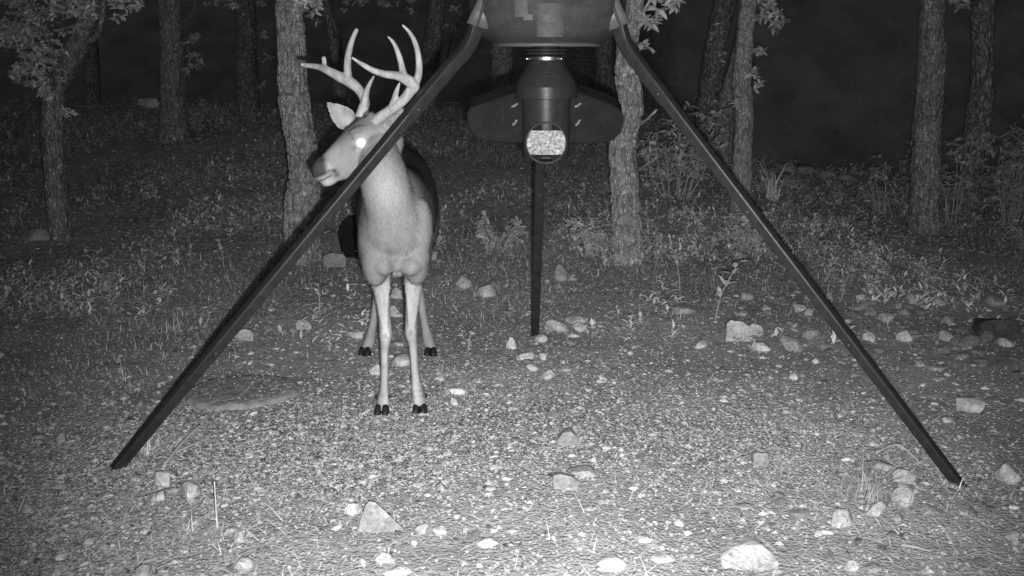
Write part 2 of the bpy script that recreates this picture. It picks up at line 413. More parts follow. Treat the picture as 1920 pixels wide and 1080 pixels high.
# ------------------------------------------------------------------ rocks
def rock_mesh(w_, d_, h_, seed, sub=3, ang=.9, flat=False):
    bm = bmesh.new(); bmesh.ops.create_icosphere(bm, subdivisions=sub, radius=1)
    v = np.array([x.co[:] for x in bm.verts]); F = np.array([[q.index for q in f.verts] for f in bm.faces]); bm.free()
    r = np.random.default_rng(seed)
    v = v*(1+.5*fbm(v*1.1+seed*3.7, 3, seed)[:, None])
    for _ in range(16):
        nn = r.normal(0, 1, 3); nn /= np.linalg.norm(nn); dd = r.uniform(.48, .80)
        ex = np.maximum(0, v@nn-dd); v = v-ex[:, None]*nn*ang
    v = v*(1+.10*fbm(v*4+seed, 3, seed+5)[:, None])
    mn, mx = v.min(0), v.max(0); v = (v-(mn+mx)/2)/(mx-mn)
    v = v*np.array([w_, d_, h_])
    return v, F
ROCK_N = [0]
def rock(px, py, wpx, hpx, mat, label, depth=.8, tilt=0, yaw=None, bury=.34, name="rock", cat="rock", group="stones lying on the forest floor", sub=3, seed=None, ang=.9):
    """px,py: middle of the base line in the photograph"""
    ROCK_N[0] += 1; seed = seed if seed is not None else ROCK_N[0]
    g = G(px, py); s = FPX/(g-Vector((0, 0, H))).dot(Vector((0, COSP, -SINP)))
    W = wpx/s; view = (H-g.z)/g.y
    D = W*depth
    Hh = max(.35*W*.5, (hpx/s - .55*D*math.sin(math.atan(view)))/math.cos(math.atan(view)))*1.12
    v, F = rock_mesh(W*1.04, D, Hh/(1-bury), seed, sub, ang)
    r = np.random.default_rng(seed+99); yw = r.uniform(-.5, .5) if yaw is None else yaw
    Rm = np.array(Matrix.Rotation(tilt, 3, 'Y')); Rz = np.array(Matrix.Rotation(yw*.6, 3, 'Z'))
    v = v@Rm.T@Rz.T
    v[:, 2] += Hh*(.5-bury*.5)
    cy = g.y+D*.42
    zc = gz(g.x, cy)
    me = mesh_np(name, v, F, None, True)
    try: me.set_sharp_from_angle(angle=.55)
    except Exception: pass
    o = link(name, me, M[mat], None, label=label, category=cat)
    if group: o["group"] = group
    o.location = (g.x, cy, zc)
    return o
def rock_poly(poly, base, depth, mat, label, lean=.35, seed=0, rough=.05, back=.78, cat="rock", group="stones lying on the forest floor"):
    """convex stone hulled from its outline, with its own depth; base = (px,py) of the front foot"""
    g = G(*base); bm = bmesh.new(); zs = [P(a, b, g.y).z for a, b in poly]; zmin = min(zs)
    fr_ = []
    for a, b in poly:
        q = P(a, b, g.y); q = P(a, b, g.y+lean*max(0, q.z-zmin)); fr_.append(q); bm.verts.new(q)
    c_ = sum(fr_, Vector())/len(fr_)
    r = np.random.default_rng(seed)
    for q in fr_:
        k = back*r.uniform(.85, 1.1); bm.verts.new((c_.x+(q.x-c_.x)*k, q.y+depth*r.uniform(.8, 1.1), g.z-.03+(q.z-g.z+.03)*k*.95))
        if q.z < c_.z: bm.verts.new((q.x, q.y+depth*.2, g.z-.04))
    bmesh.ops.convex_hull(bm, input=bm.verts[:], use_existing_faces=False)
    loose = [v for v in bm.verts if not v.link_faces]; bmesh.ops.delete(bm, geom=loose, context='VERTS')
    bmesh.ops.triangulate(bm, faces=bm.faces[:])
    for _ in range(3):
        es = [e for e in bm.edges if e.calc_length() > .012]
        bmesh.ops.subdivide_edges(bm, edges=es, cuts=1, use_grid_fill=True); bmesh.ops.triangulate(bm, faces=bm.faces[:])
    bmesh.ops.smooth_vert(bm, verts=bm.verts[:], factor=.5, use_axis_x=True, use_axis_y=True, use_axis_z=True)
    bm.verts.ensure_lookup_table()
    v = np.array([x.co[:] for x in bm.verts]); F = np.array([[q.index for q in f.verts] for f in bm.faces]); bm.free()
    sz = max((v.max(0)-v.min(0))[0], .05); ctr = v.mean(0); dn = (v-ctr); dn /= np.linalg.norm(dn, axis=1)[:, None]
    v = v+dn*(sz*rough*(2.2*fbm(v*(5/sz)*.5+seed, 3, seed)+1.0*fbm(v*(22/sz)*.5+seed, 2, seed+4)))[:, None]
    me = mesh_np("rock", v-np.array(g), F, None, True)
    try: me.set_sharp_from_angle(angle=.5)
    except Exception: pass
    o = link("rock", me, M[mat], None, label=label, category=cat, group=group); o.location = g
    return o
rock_poly([(1362,606),(1370,599),(1392,602),(1408,614),(1422,626),(1419,638),(1404,644),(1384,636),(1364,626)], (1390,642), .10, 'rock', "large pale block leaning among the pebbles inside the right feeder leg", .3, 1)
rock_poly([(1399,612),(1412,607),(1428,610),(1432,622),(1424,632),(1408,630)], (1416,632), .07, 'rock', "pale upright stone propped behind the large leaning block", .3, 2)
rock_poly([(1838,608),(1850,600),(1880,598),(1908,601),(1917,612),(1915,634),(1880,636),(1845,624)], (1882,637), .14, 'rock_dark', "big dark boulder at the right edge of the clearing", .3, 3)
rock_poly([(1350,1046),(1368,1028),(1398,1019),(1430,1021),(1446,1034),(1460,1058),(1440,1070),(1400,1075),(1356,1066)], (1400,1074), .07, 'rock', "large pale layered boulder at the bottom right", .9, 4, .04)
rock_poly([(686,946),(692,938),(702,939),(722,958),(742,980),(756,992),(740,1000),(720,1006),(694,998),(672,990),(676,972)], (708,1003), .05, 'rock_dull', "big pointed triangular rock at the near left of centre", .45, 5, .035)
rock_poly([(1672,888),(1684,880),(1704,882),(1718,892),(1716,904),(1700,909),(1688,902)], (1696,908), .06, 'rock', "domed banded stone in front of the right leg foot", .5, 6)
rock_poly([(1412,852),(1420,848),(1440,850),(1443,864),(1440,878),(1414,878)], (1427,879), .05, 'rock_dull', "squarish flat grey stone standing in speckled gravel", .5, 7)
rock_poly([(1114,1062),(1124,1052),(1150,1047),(1172,1052),(1177,1060),(1160,1072),(1136,1078),(1120,1072)], (1146,1077), .05, 'rock_white', "smooth white oval rock at the bottom centre", .9, 8, .03)
rock_poly([(1043,826),(1056,812),(1070,808),(1084,820),(1086,834),(1064,838),(1046,834)], (1064,838), .07, 'rock_dull', "rounded grey rock alone in the speckled gravel at centre", .6, 9)
rock_poly([(1037,892),(1050,888),(1072,894),(1086,904),(1083,918),(1060,922),(1038,914)], (1060,922), .06, 'rock_dull', "broad flat-faced stone in front of the gravel patch", .5, 10)
rock_poly([(554,604),(562,599),(574,600),(584,610),(582,617),(560,619),(554,612)], (568,619), .06, 'rock', "pale domed stone in the dirt right of the left leg", .4, 11)
rock_poly([(440,626),(454,616),(468,618),(476,628),(474,638),(452,641)], (460,641), .07, 'rock', "pale stone touching the left feeder leg on its right side", .4, 12)
rock_poly([(606,480),(622,474),(644,476),(650,488),(646,502),(620,503),(606,494)], (630,502), .10, 'rock_dull', "grey stone at the foot of the big mottled oak", .4, 13)
rock_poly([(632,440),(640,418),(655,404),(676,400),(694,412),(700,450),(698,486),(668,484),(642,468)], (668,486), .25, 'lump_black', "black rounded lump low behind the deer's left flank", .5, 21)  # near-black solid built for a dark blob of unknown nature
ROCKS = [
 (1430,660,38,16,'rock',"flat cream stone just below the large leaning block",.8,.1),
 (1316,655,30,14,'rock',"small wedge stone to the left of the large leaning block",.8,-.1),
 (1890,652,34,16,'rock',"pale flat stone lying against the foot of the dark boulder",.8,.15),
 (1285,590,44,14,'rock_dull',"long flat stone beside the spindly leafy seedling",.6,0),
 (1402,563,26,14,'rock_dull',"round stone up beyond the large leaning block",.8,0),
 (1394,594,24,10,'rock_dull',"thin slab just above the large leaning block",.7,0),
 (1438,583,20,11,'rock_dull',"small grey cobble right above the pale upright stone",.8,0),
 (1502,586,26,13,'rock',"pale cobble just left of the right feeder leg, upper of two",.8,.1),
 (1521,596,20,14,'rock',"pale cobble touching the right feeder leg, lower of two",.8,0),
 (1614,564,16,11,'rock',"small pale round stone just beyond the right feeder leg",.8,0),
 (1555,562,18,12,'rock_dull',"grey cobble close behind the right feeder leg",.8,0),
 (1716,570,30,18,'rock_dull',"blocky grey stone between the right leg and the dark boulder",.8,.1),
 (1765,574,24,14,'rock_dull',"rounded dull stone above left of the dark boulder",.8,0),
 (1870,576,34,18,'rock_dull',"grey stone standing behind the dark boulder",.8,0),
 (1590,612,18,12,'rock',"pale pebble tight against the right side of the right feeder leg",.8,0),
 (1631,643,26,18,'rock',"bright oval cobble right of the middle of the right leg",.8,.1),
 (1698,640,28,20,'rock',"bright rounded cobble halfway to the dark boulder",.8,0),
 (1776,640,28,18,'rock_dull',"rough cobble left of the dark boulder",.8,0),
 (1780,607,22,13,'rock_dull',"small pale stone left above the dark boulder's rough cobble",.8,0),
 (1665,605,34,18,'rock_dull',"broad dull stone in the rubble beyond the right leg",.8,0),
 (1701,592,24,12,'rock_dull',"low pale stone at the top of the rubble beyond the right leg",.8,0),
 (1541,652,20,10,'rock',"pale chip just left of where the right leg joint sits",.8,-.15),
 (1806,672,36,11,'rock_dull',"low grey slab in the dirt below the dark boulder",.8,0),
 (1762,696,42,10,'rock_dull',"thin slab half buried in bare dirt left below the dark boulder",.6,0),
 (1728,690,20,12,'rock_dull',"small cobble on bare dirt beside a thin buried slab",.8,0),
 (1530,683,14,9,'rock_white',"tiny bright white stone left of the right leg joint",.8,0),
 (1489,714,18,12,'rock_white',"small white squarish stone in the speckled gravel",.8,0),
 (1822,774,50,26,'rock',"pale knobbly stone on bare dirt right of the right leg",.7,.1),
 (1778,794,22,12,'rock',"small bright stone beside the lower right leg",.8,0),
 (1893,908,38,34,'rock',"upright pale stone at the right edge past the leg foot",.8,.1),
 (1660,885,72,22,'rock_dull',"broad grey slab behind the domed banded stone",.6,.15),
 (1699,953,38,32,'rock',"round smooth stone below the domed banded stone",.9,0),
 (1645,972,32,26,'rock',"pitted pale stone left of the round smooth stone",.8,.15),
 (1582,992,42,30,'rock',"creased pale stone at the left end of the near right row",.8,-.1),
 (1686,982,24,16,'rock_dull',"small grey stone below the round smooth stone",.8,0),
 (913,1030,42,18,'rock_white',"flat bright white stone on the brightest dust",.7,0),
 (660,968,28,22,'rock_white',"round white stone at the left of the triangular rock",.9,0),
 (654,946,22,11,'rock',"small flat stone up left of the triangular rock",.8,0),
 (790,1006,28,20,'rock',"pale cobble first to the right of the triangular rock",.8,0),
 (822,1006,32,18,'rock',"pale cobble second to the right of the triangular rock",.8,.1),
 (858,1004,20,9,'rock',"little flat chip third to the right of the triangular rock",.8,0),
 (776,1024,14,9,'rock_white',"tiny bright white chip below the row of cobbles",.8,0),
 (722,1060,36,20,'rock_white',"bright white stone below the triangular rock",.8,.1),
 (745,1084,52,18,'rock_white',"white stone cut by the bottom edge of the picture",.7,0),
 (455,1075,38,26,'rock',"pale humped stone near the bottom left of centre",.8,.1),
 (446,1020,24,18,'rock',"triangular pale stone above the humped stone",.8,.2),
 (432,1000,26,12,'rock_dull',"dull stone lying behind the triangular pale stone",.8,0),
 (265,1085,34,24,'rock_dull',"dull stone at the bottom edge on the left",.8,0),
 (1092,898,56,24,'rock_dull',"tilted slab resting behind the broad flat-faced stone",.7,.2),
 (826,922,24,16,'rock_dull',"faint stone below the spot where the deer stands",.8,0),
 (349,936,42,30,'rock',"pale egg-shaped stone, rightmost of three below the left leg foot",.85,.1),
 (302,914,30,26,'rock',"pale chunky stone, topmost of three below the left leg foot",.8,0),
 (294,940,34,20,'rock',"pale low stone, lowest of three below the left leg foot",.8,0),
 (112,834,20,18,'rock_dull',"small pale stone left of the left leg foot",.8,0),
 (68,824,30,9,'rock_dull',"thin pale sliver near the left edge of the clearing",.6,0),
 (855,740,42,14,'rock_white',"flat white chip to the right of the deer's front hooves",.6,.05),
 (851,762,18,15,'rock',"little pointed stone below the flat white chip",.8,0),
 (752,688,38,20,'rock',"pale stone seen between the deer's front legs",.7,-.1),
 (703,706,22,20,'rock',"pale cobble tucked left of the deer's front leg",.8,0),
 (741,562,24,20,'rock',"round stone seen between the deer's upper legs",.8,0),
 (740,595,30,20,'rock',"blocky stone seen lower between the deer's upper legs",.8,0),
 (744,650,28,10,'rock_dull',"flat stone seen between the deer's knees",.7,0),
 (666,636,32,14,'rock',"flat pale stone left of the deer's hind hoof",.6,-.1),
 (870,542,32,20,'rock',"pale angular stone behind the deer, left of a pair",.8,.1),
 (908,558,40,22,'rock',"pale rounded stone behind the deer, right of a pair",.8,0),
 (808,488,26,16,'rock_dull',"grey stone just right of the deer's belly",.8,0),
 (1052,527,26,26,'rock_dull',"squarish stone right of the rear feeder leg",.8,0),
 (1072,528,20,11,'rock_dull',"small stone beside the squarish stone",.8,0),
 (1044,624,46,22,'rock',"long cracked slab right of the rear leg foot",.6,0),
 (1084,608,46,14,'rock',"thin slab at the back of the slabs by the rear leg foot",.6,0),
 (1088,624,32,18,'rock',"rounded slab at the right of the slabs by the rear leg foot",.7,.1),
 (1076,632,26,9,'rock',"small sliver in front of the slabs by the rear leg foot",.7,0),
 (1111,609,13,9,'rock_white',"tiny bright pebble at the end of the slabs",.9,0),
 (1014,644,26,15,'rock',"stone at the very foot of the rear feeder leg",.8,0),
 (959,656,20,20,'rock_white',"bright pointed stone left of the rear leg foot",.8,0),
 (985,678,34,14,'rock_white',"bright flat stone in front of the rear leg foot",.6,0),
 (1021,676,20,14,'rock',"small cream stone right of the bright flat stone",.8,0),
 (1000,698,30,13,'rock',"tilted pale stone below the bright flat stone",.7,.2),
 (1030,712,26,17,'rock',"blocky pale stone lowest in front of the rear leg",.8,0),
 (1060,698,30,12,'rock_dull',"dull flat stone right of the blocky pale stone",.7,0),
 (1130,716,16,11,'rock_white',"single white pebble right of the stones below the rear leg",.8,0),
 (62,452,54,20,'rock_dull',"flat layered stone left of the crooked leafy tree",.6,0),
 (1208,1018,34,14,'rock',"flat pale stone between the white oval and large layered boulders",.7,0),
 (1246,1058,46,16,'rock_white',"low white stone left of the large layered boulder",.7,0),
 (1600,1074,28,20,'rock',"small lumpy stone at the bottom right",.8,0),
 (1742,1078,24,14,'rock',"small pale stone at the bottom edge on the right",.8,0),
 (1640,1076,40,12,'rock_dull',"flat dull stone beside the small lumpy stone",.7,0),
 (1398,960,38,14,'rock_dull',"low oval stone above the large layered boulder",.7,0),
 (1640,960,14,14,'rock_dull',"little stone squeezed behind the pitted pale stone",.8,0),
 (1906,1018,26,16,'rock',"pale stone at the far right above the bottom corner",.8,0),
]
for r_ in ROCKS:
    px, py, ww, hh, mt, lb, dp, tl = r_
    rock(px, py, ww, hh, mt, lb, dp, tl, sub=4 if ww > 60 else 3)
rock(277, 203, 48, 16, 'rock', "pale flat rock on the dark crest beyond the left trees", .5, 0)
# creek ledge on the right, in the dark
for px, py, ww, hh, lb in [(1478,322,34,14,"knobbly pale rock at the left end of the creek ledge"),(1514,326,40,13,"second rock of the creek ledge beside the spiky plant"),
                           (1552,332,36,12,"third rock of the creek ledge from the spiky plant"),(1590,338,30,10,"last rock of the creek ledge towards the right trunks")]:
    rock(px, py, ww, hh, 'rock_dull', lb, .7, 0, group="rocks of the creek ledge")
# the rubble strip beyond the right leg and a looser strip along the back of the clearing: every stone its own object
protos = [mesh_np("rubble_stone", *rock_mesh(1, .8, .6, 700+k, 2, 1.0), None, False) for k in range(9)]
for k_, me_ in enumerate(protos): me_.materials.append(M['rock' if k_ % 3 == 0 else 'rock_dull'])
MARKS = [(1880,625,"the big dark boulder"), (1393,622,"the large leaning block"), (1612,670,"the right leg's lower joint"), (1500,560,"the middle of the right leg"), (1700,635,"the bright rounded cobble"), (1765,690,"the thin buried slab"), (1776,632,"the rough cobble"),
         (1003,625,"the rear leg foot"), (1070,612,"the cracked slabs"), (1030,705,"the blocky pale stone"), (907,548,"the pale pair behind the deer"), (1403,1050,"the large layered boulder"), (1698,940,"the round smooth stone"), (1583,980,"the creased pale stone"),
         (1820,765,"the knobbly stone"), (1795,905,"the right leg foot"), (712,975,"the triangular rock"), (913,1022,"the flat white stone"), (1146,1062,"the white oval rock"), (722,1052,"the near white stone"), (455,1062,"the humped stone"), (1062,905,"the flat-faced stone")]
used = {}
def rubble(n_, cx, cy, sx, sy, lo_, hi_, gp):
    for k in range(n_):
        for _try in range(60):
            px, py = min(max(cx+rng.normal(0, sx), 8), 1912), min(cy+rng.normal(0, sy), 1076)
            g = G(px, py); s_ = rng.uniform(lo_, hi_)*(1+.6*(rng.uniform() > .85)); pi = int(rng.integers(0, 9))
            m_ = min(MARKS, key=lambda q: (q[0]-px)**2+(2.2*(q[1]-py))**2); dx, dy = px-m_[0], (py-m_[1])*2.2
            if abs(dx) > abs(dy): side = ("to the right of" if dx > 0 else "to the left of")
            else: side = ("in front of" if dy > 0 else "behind")
            if abs(dx) > 60 and abs(dy) > 40: side = ("in front and right of" if dx > 0 else "in front and left of") if dy > 0 else ("behind and right of" if dx > 0 else "behind and left of")
            size = "tiny" if s_ < (lo_*2+hi_)/3 else ("small" if s_ < (lo_+2*hi_)/3 else "fist-sized")
            if size == "fist-sized" and hi_ < .045: size = "larger"
            lb = "%s %s stone chip %s %s" % (size, "pale" if pi % 3 == 0 else "dull grey", side, m_[2])
            if lb not in used: break
        used[lb] = 1
        o = bpy.data.objects.new("rubble_stone", protos[pi]); COL.objects.link(o)
        o.location = (g.x, g.y, g.z+s_*.22); o.scale = (s_*1.15, s_*rng.uniform(.7, 1.1), s_*rng.uniform(.6, 1.0)); o.rotation_euler = (rng.normal(0, .2), rng.normal(0, .25), rng.uniform(0, 6.28))
        o["label"] = lb; o["category"] = "stone"; o["group"] = gp
rubble(95, 1690, 612, 125, 32, .034, .066, "rubble stones beyond the right leg")
rubble(34, 1020, 640, 80, 36, .022, .05, "small stones round the rear leg foot")
rubble(30, 1680, 1000, 160, 44, .018, .036, "stone chips at the near right")
rubble(26, 800, 1010, 240, 40, .014, .03, "stone chips at the near centre")
# more loose cobbles in the rubble
x, y, z = spots(1500, 1.6, 8.5, 1.4, .3, lambda x, y: .25+.75*sstep(.5, .8, pn(x, y, .9, 33))+.5*np.exp(-((x-1.9)/1.0)**2-((y-4.2)/.8)**2))
tv, tf = rock_mesh(1, 1, 1, 500, 2); n = len(x); s = rng.uniform(.008, .022, n)
V, F, C = scatter(tv, tf, np.stack([x, y, z+s*.12], 1), rots(n, None, rng.normal(0, .3, n)), np.stack([s*1.4, s, s*.6], 1)*1.2, rng.uniform(.38, .60, n))
link("pebbles", mesh_np("pebbles", V, F, C), M['grain'], kind="stuff", label="loose pale pebbles scattered over the dirt")

# sunken round concrete slab
gs = G(450, 744); gs.z -= .024; rr_, nn_ = .235, 120
ang = np.linspace(0, 2*np.pi, nn_, endpoint=False)
rad = rr_*(1+.05*np.sin(2*ang+.6)+.04*np.sin(3*ang+1)+.09*fbm(np.stack([np.cos(ang)*2.2, np.sin(ang)*2.2, 0*ang], 1), 3, 14))
V = []
prof = [(0.0, .046), (.15, .046), (.3, .046), (.45, .047), (.6, .047), (.72, .047), (.82, .046), (.90, .044), (.955, .040), (.99, .028), (1.0, .012), (1.01, -.03)]
for f_, h_ in prof:
    V.append(np.stack([gs.x+rad*np.cos(ang)*f_*.92, gs.y+.03+rad*np.sin(ang)*f_*.80, np.full(nn_, gs.z+h_)], 1))
V = np.concatenate(V); V[:, 2] += .020*fbm(V*22, 4, 15); V[:, :2] += .022*np.stack([fbm(V*30, 3, 16), fbm(V*30+9, 3, 17)], 1)
m_ = len(prof); i = np.arange(m_-1)[:, None]; j = np.arange(nn_)[None, :]
F = np.stack([i*nn_+j, (i+1)*nn_+j, (i+1)*nn_+(j+1) % nn_, i*nn_+(j+1) % nn_], -1).reshape(-1, 4)
me = mesh_np("stone_slab", V-np.array(gs), F, None, True)
o = link("stone_slab", me, M['slab'], label="low flat round slab sunk in the dirt right of the left leg", category="slab"); o.location = gs
a_ = rng.uniform(0, 6.28, 420); r_ = .2*np.sqrt(rng.uniform(0, 1, 420)); n = 420
V, F, C = scatter(CHIP_V, CHIP_F, np.stack([gs.x+r_*np.cos(a_)*.95, gs.y+.03+r_*np.sin(a_)*.8, np.full(n, gs.z+.049)], 1), rots(n, None, rng.normal(0, .3, n)), rng.uniform(.006, .016, n), np.where(rng.uniform(0, 1, n) < .6, .08, .4))
link("leaf_litter", mesh_np("leaf_litter_slab", V, F, C), M['litter'], kind="stuff", label="crumbs of bark lying on the round slab")

# ------------------------------------------------------------------ trees
def trunk_mesh(pts, rads, n=56, k=26, ridge=.10, seed=0, flare=.25):
    A = spline(pts, k, rads); pc, rc = A[:, :3], A[:, 3].copy()
    h = np.linspace(0, 1, len(rc)); zz = pc[:, 2]-pc[0, 2]
    rc = rc*(1+flare*np.exp(-zz/.16))
    V, F = tube(pc, rc, n, caps=True)
    m = len(pc); body = V[:m*n].reshape(m, n, 3); ctr = pc[:, None]
    dirv = body-ctr; rr = np.linalg.norm(dirv, axis=2, keepdims=True); dn = dirv/rr
    q = np.concatenate([dn*rc[:, None, None]*13, np.repeat((zz*3.0)[:, None, None], n, 1)], 2)
    q = np.stack([dn[..., 0]*rc[:, None]*46, dn[..., 1]*rc[:, None]*46, (pc[:, 2])[:, None]*11+0*dn[..., 0]], -1)
    q = q*np.array([.9, .9, 1.5])+.9*np.stack([fbm(q*.35, 2, seed+31), fbm(q*.35, 2, seed+32), 0*q[..., 0]], -1)
    v1 = vnoise(q, seed+11); v2 = vnoise(q*1.9+7, seed+12)
    rid = np.clip(np.abs(v1-.5)*5, 0, 1)*.7+np.clip(np.abs(v2-.5)*5, 0, 1)*.3
    big = fbm(np.stack([dn[..., 0]*1.2, dn[..., 1]*1.2, (pc[:, 2])[:, None]*2.5+0*dn[..., 0]], -1), 2, seed)
    body += dn*(rc[:, None, None]*(ridge*(rid[..., None]-.6)+.35*big[..., None]))
    V[:m*n] = body.reshape(-1, 3)
    c = np.full(len(V), .5); c[:m*n] = np.clip(.12+.95*rid*(.75+.5*vnoise(q*3.1, seed+13)), 0, 1.2).ravel()
    return V, F, c
def leaves(centers, count, spread, size, seed, droop=.2, c=(.25, .55)):
    """leaf sprays round twigs through the given cluster centres"""
    r = np.random.default_rng(seed); pos = []; yaw = []; pit = []; tw = []
    for cx, cy, cz, rad_ in centers:
        ns = max(3, int(count*(rad_/spread)))
        for _ in range(max(2, ns//9)):
            st = np.array([cx, cy, cz])+r.normal(0, .45, 3)*rad_
            d = r.normal(0, 1, 3); d[2] = abs(d[2])*.6-droop; d /= np.linalg.norm(d); L = r.uniform(.5, 1.0)*rad_
            tw.append((st-d*L*.5, st+d*L*.5))
            kk = 9
            tt = np.linspace(-.4, .55, kk)
            pos.append(st+d*L*tt[:, None]); base = math.atan2(-d[0], d[1])
            yaw.append(base+np.where(np.arange(kk) % 2, .9, -.9)+r.normal(0, .4, kk)); pit.append(r.normal(.1, .5, kk))
    pos = np.concatenate(pos); yaw = np.concatenate(yaw); pit = np.concatenate(pit); n = len(pos)
    s = r.uniform(.7, 1.25, n)*size
    V, F, C = scatter(LEAF_V, LEAF_F, pos, rots(n, yaw, pit, r.normal(0, .5, n)), np.stack([s*1.05, s, s], 1), r.uniform(c[0], c[1], n))
    tp = [tube([a, (a+b)/2+[0, 0, .01], b], [.0035, .003, .0015], 5) for a, b in tw]
    return V, F, C, tp
def leaf_part(root, centers, count, spread, size, seed, c=(.25, .55), name="foliage", **kw):
    V, F, C, tp = leaves(centers, count, spread, size, seed, c=c, **kw)
    part(name, V, F, M['leaf'], root, C, False, kind="stuff")
    tv, tf = merge(tp); part("twigs", tv, tf, M['twig'], root, None, True, kind="stuff")
def tree(label, base, path, widths, mat, name="oak_tree", extra_limbs=(), clusters=(), leafsize=.06, seed=0, ridge=.10, crown=True, tone=(.32, .6), n=56, dens=100):
    """base (px,py) on the ground; path [(px,py,dy)] up the trunk; widths in photo pixels at base and along the path"""
    g = G(*base); s0 = FPX/(g-Vector((0, 0, H))).dot(Vector((0, COSP, -SINP)))
    pts = [g+Vector((0, 0, -.12))]; rd = [widths[0]/s0/2]
    for (px, py, dy), wd in zip(path, widths[1:]):
        q = P(px, py, g.y+dy); pts.append(q); rd.append(wd/(FPX/(q-Vector((0, 0, H))).dot(Vector((0, COSP, -SINP))))/2)
    top = pts[-1]; dirv = (pts[-1]-pts[-2]); dirv = dirv/max(dirv.length, 1e-3); dirv = (dirv+Vector((0, 0, .6))).normalized()
    for k in range(1, 4):
        pts.append(top+dirv*k*.95+Vector((rng.normal(0, .05), rng.normal(0, .05), 0))); rd.append(rd[len(path)]*(1-.2*k))
    root = thing(name, label, "tree", g)
    V, F, cc_ = trunk_mesh(pts, rd, n=int(n*1.7), ridge=ridge, seed=seed)
    part("trunk", V, F, mat, root, cc_)
    for lb in extra_limbs:
        lp = [P(a, b, g.y+dy) for a, b, dy, w_ in lb]; lr = [w_/s0/2 for a, b, dy, w_ in lb]
        A = spline(lp, 6, lr); V, F = tube(A[:, :3], A[:, 3], 12); part("limb", V, F, mat, root, .35+.5*vnoise(V*60, 3))
    r = np.random.default_rng(seed+7); cr = []
    for k in range(4):
        a = r.uniform(0, 6.28); st = pts[-3]+dirv*r.uniform(-.1, 1.2); e = st+Vector((math.cos(a)*1.3, math.sin(a)*1.3, r.uniform(.5, 1.3)))
        mid = (st+e)/2+Vector((0, 0, .2)); A = spline([st, mid, e], 5, [rd[-3]*.5, rd[-3]*.32, .012])
        V, F = tube(A[:, :3], A[:, 3], 8); part("limb", V, F, mat, root, .35+.5*vnoise(V*60, 3))
        cr += [(e.x, e.y, e.z, .5), (mid.x, mid.y, mid.z+.1, .4)]
    cr.append((pts[-1].x, pts[-1].y, pts[-1].z, .55))
    if crown: leaf_part(root, cr, 130, .5, .075, seed+3, tone, name="crown")
    if clusters:
        cs = []
        for a, b, dy, rp in clusters:
            q = P(a, b, g.y+dy); cs.append((q.x, q.y, q.z, rp/s0))
        leaf_part(root, cs, dens, 30/s0, leafsize, seed+5, tone)
    return root
tree("crooked leafy tree at the far left with a kinked trunk and low leaves", (113,447), [(105,330,0),(100,200,0),(118,140,.02),(150,75,.05),(172,0,.05)], [40,38,36,34,36,34], M['bark'], seed=1,
     extra_limbs=[[(165,80,0,12),(185,62,-.05,10),(192,30,-.1,9),(196,-20,-.1,8)], [(112,150,0,14),(100,110,-.05,12),(85,60,-.1,10),(60,0,-.15,8)], [(98,195,0,8),(84,165,-.05,6),(70,140,-.1,4)]],
     clusters=[(60,60,-.1,40),(40,20,-.1,36),(100,30,-.2,40),(85,110,-.2,34),(50,110,-.1,30),(80,150,-.2,26),(35,140,-.1,18),(130,10,-.2,34),(90,175,-.1,16),(120,215,-.1,12),(225,8,0,22),(250,0,0,22),(15,60,0,26),(160,20,-.15,22),(30,60,.1,30)], leafsize=.042, tone=(.4, .75), dens=150)
tree("faint thin trunk in the dark between the crooked tree and next trunk", (172,197), [(172,120,0),(168,60,0),(172,0,0)], [30,28,27,27], M['bark_dark'], seed=2, n=40)
tree("straight dark trunk with a leafy sprig, second in from the left", (328,262), [(325,180,0),(323,100,0),(322,50,0),(318,0,0)], [50,47,43,40,40], M['bark'], seed=3,
     extra_limbs=[[(345,140,0,5),(356,110,-.05,4),(350,85,-.05,3)], [(345,40,0,4),(362,25,0,4),(366,0,0,3)]], clusters=[(365,70,-.05,16),(368,115,-.05,14),(355,130,-.05,12),(400,8,0,18),(440,5,0,22)], leafsize=.055)
tree("straight dim trunk just left of the big mottled oak", (464,205), [(463,120,0),(462,50,0),(460,0,0)], [44,41,38,38], M['bark_dark'], seed=4, clusters=[(495,60,0,14),(500,110,0,14),(490,160,0,12),(480,5,0,18)], leafsize=.055, n=44)
tree("big mottled oak nearest on the left, beside the deer's muzzle", (566,487), [(566,400,0),(572,330,0),(565,270,0),(553,200,0),(548,140,0),(546,60,0),(543,0,0)], [66,60,55,56,56,52,48,48], M['bark_pale'], seed=5, ridge=.19, n=84,
     clusters=[(556,3,-.1,16),(590,2,-.05,16)], leafsize=.05)
tree("slim dark trunk seen behind the left antler", (636,215), [(636,150,0),(628,80,0),(616,30,0),(606,0,0)], [30,26,24,24,24], M['bark_dark'], seed=6, clusters=[(655,10,0,16),(680,3,0,16),(575,22,0,14),(720,4,0,14)], leafsize=.055, n=40)
tree("dark trunk seen just right of the antlers", (800,205), [(804,140,0),(812,80,0),(820,0,0)], [38,34,32,32], M['bark_dark'], seed=7, extra_limbs=[[(838,110,-.1,4),(850,60,-.1,3),(862,20,-.1,2)]],
     clusters=[(770,60,0,10),(855,50,0,16),(862,10,0,16),(770,8,0,14),(740,5,0,14)], leafsize=.055, n=40)
tree("grey trunk behind the feeder, left of its funnel", (942,210), [(942,140,0),(940,80,0),(938,0,0)], [46,42,40,40], M['bark'], seed=8, n=44)
tree("dark trunk behind the feeder, right of its funnel", (1136,215), [(1134,140,0),(1132,80,0),(1132,0,0)], [44,36,34,34], M['bark_dark'], seed=9, n=44)
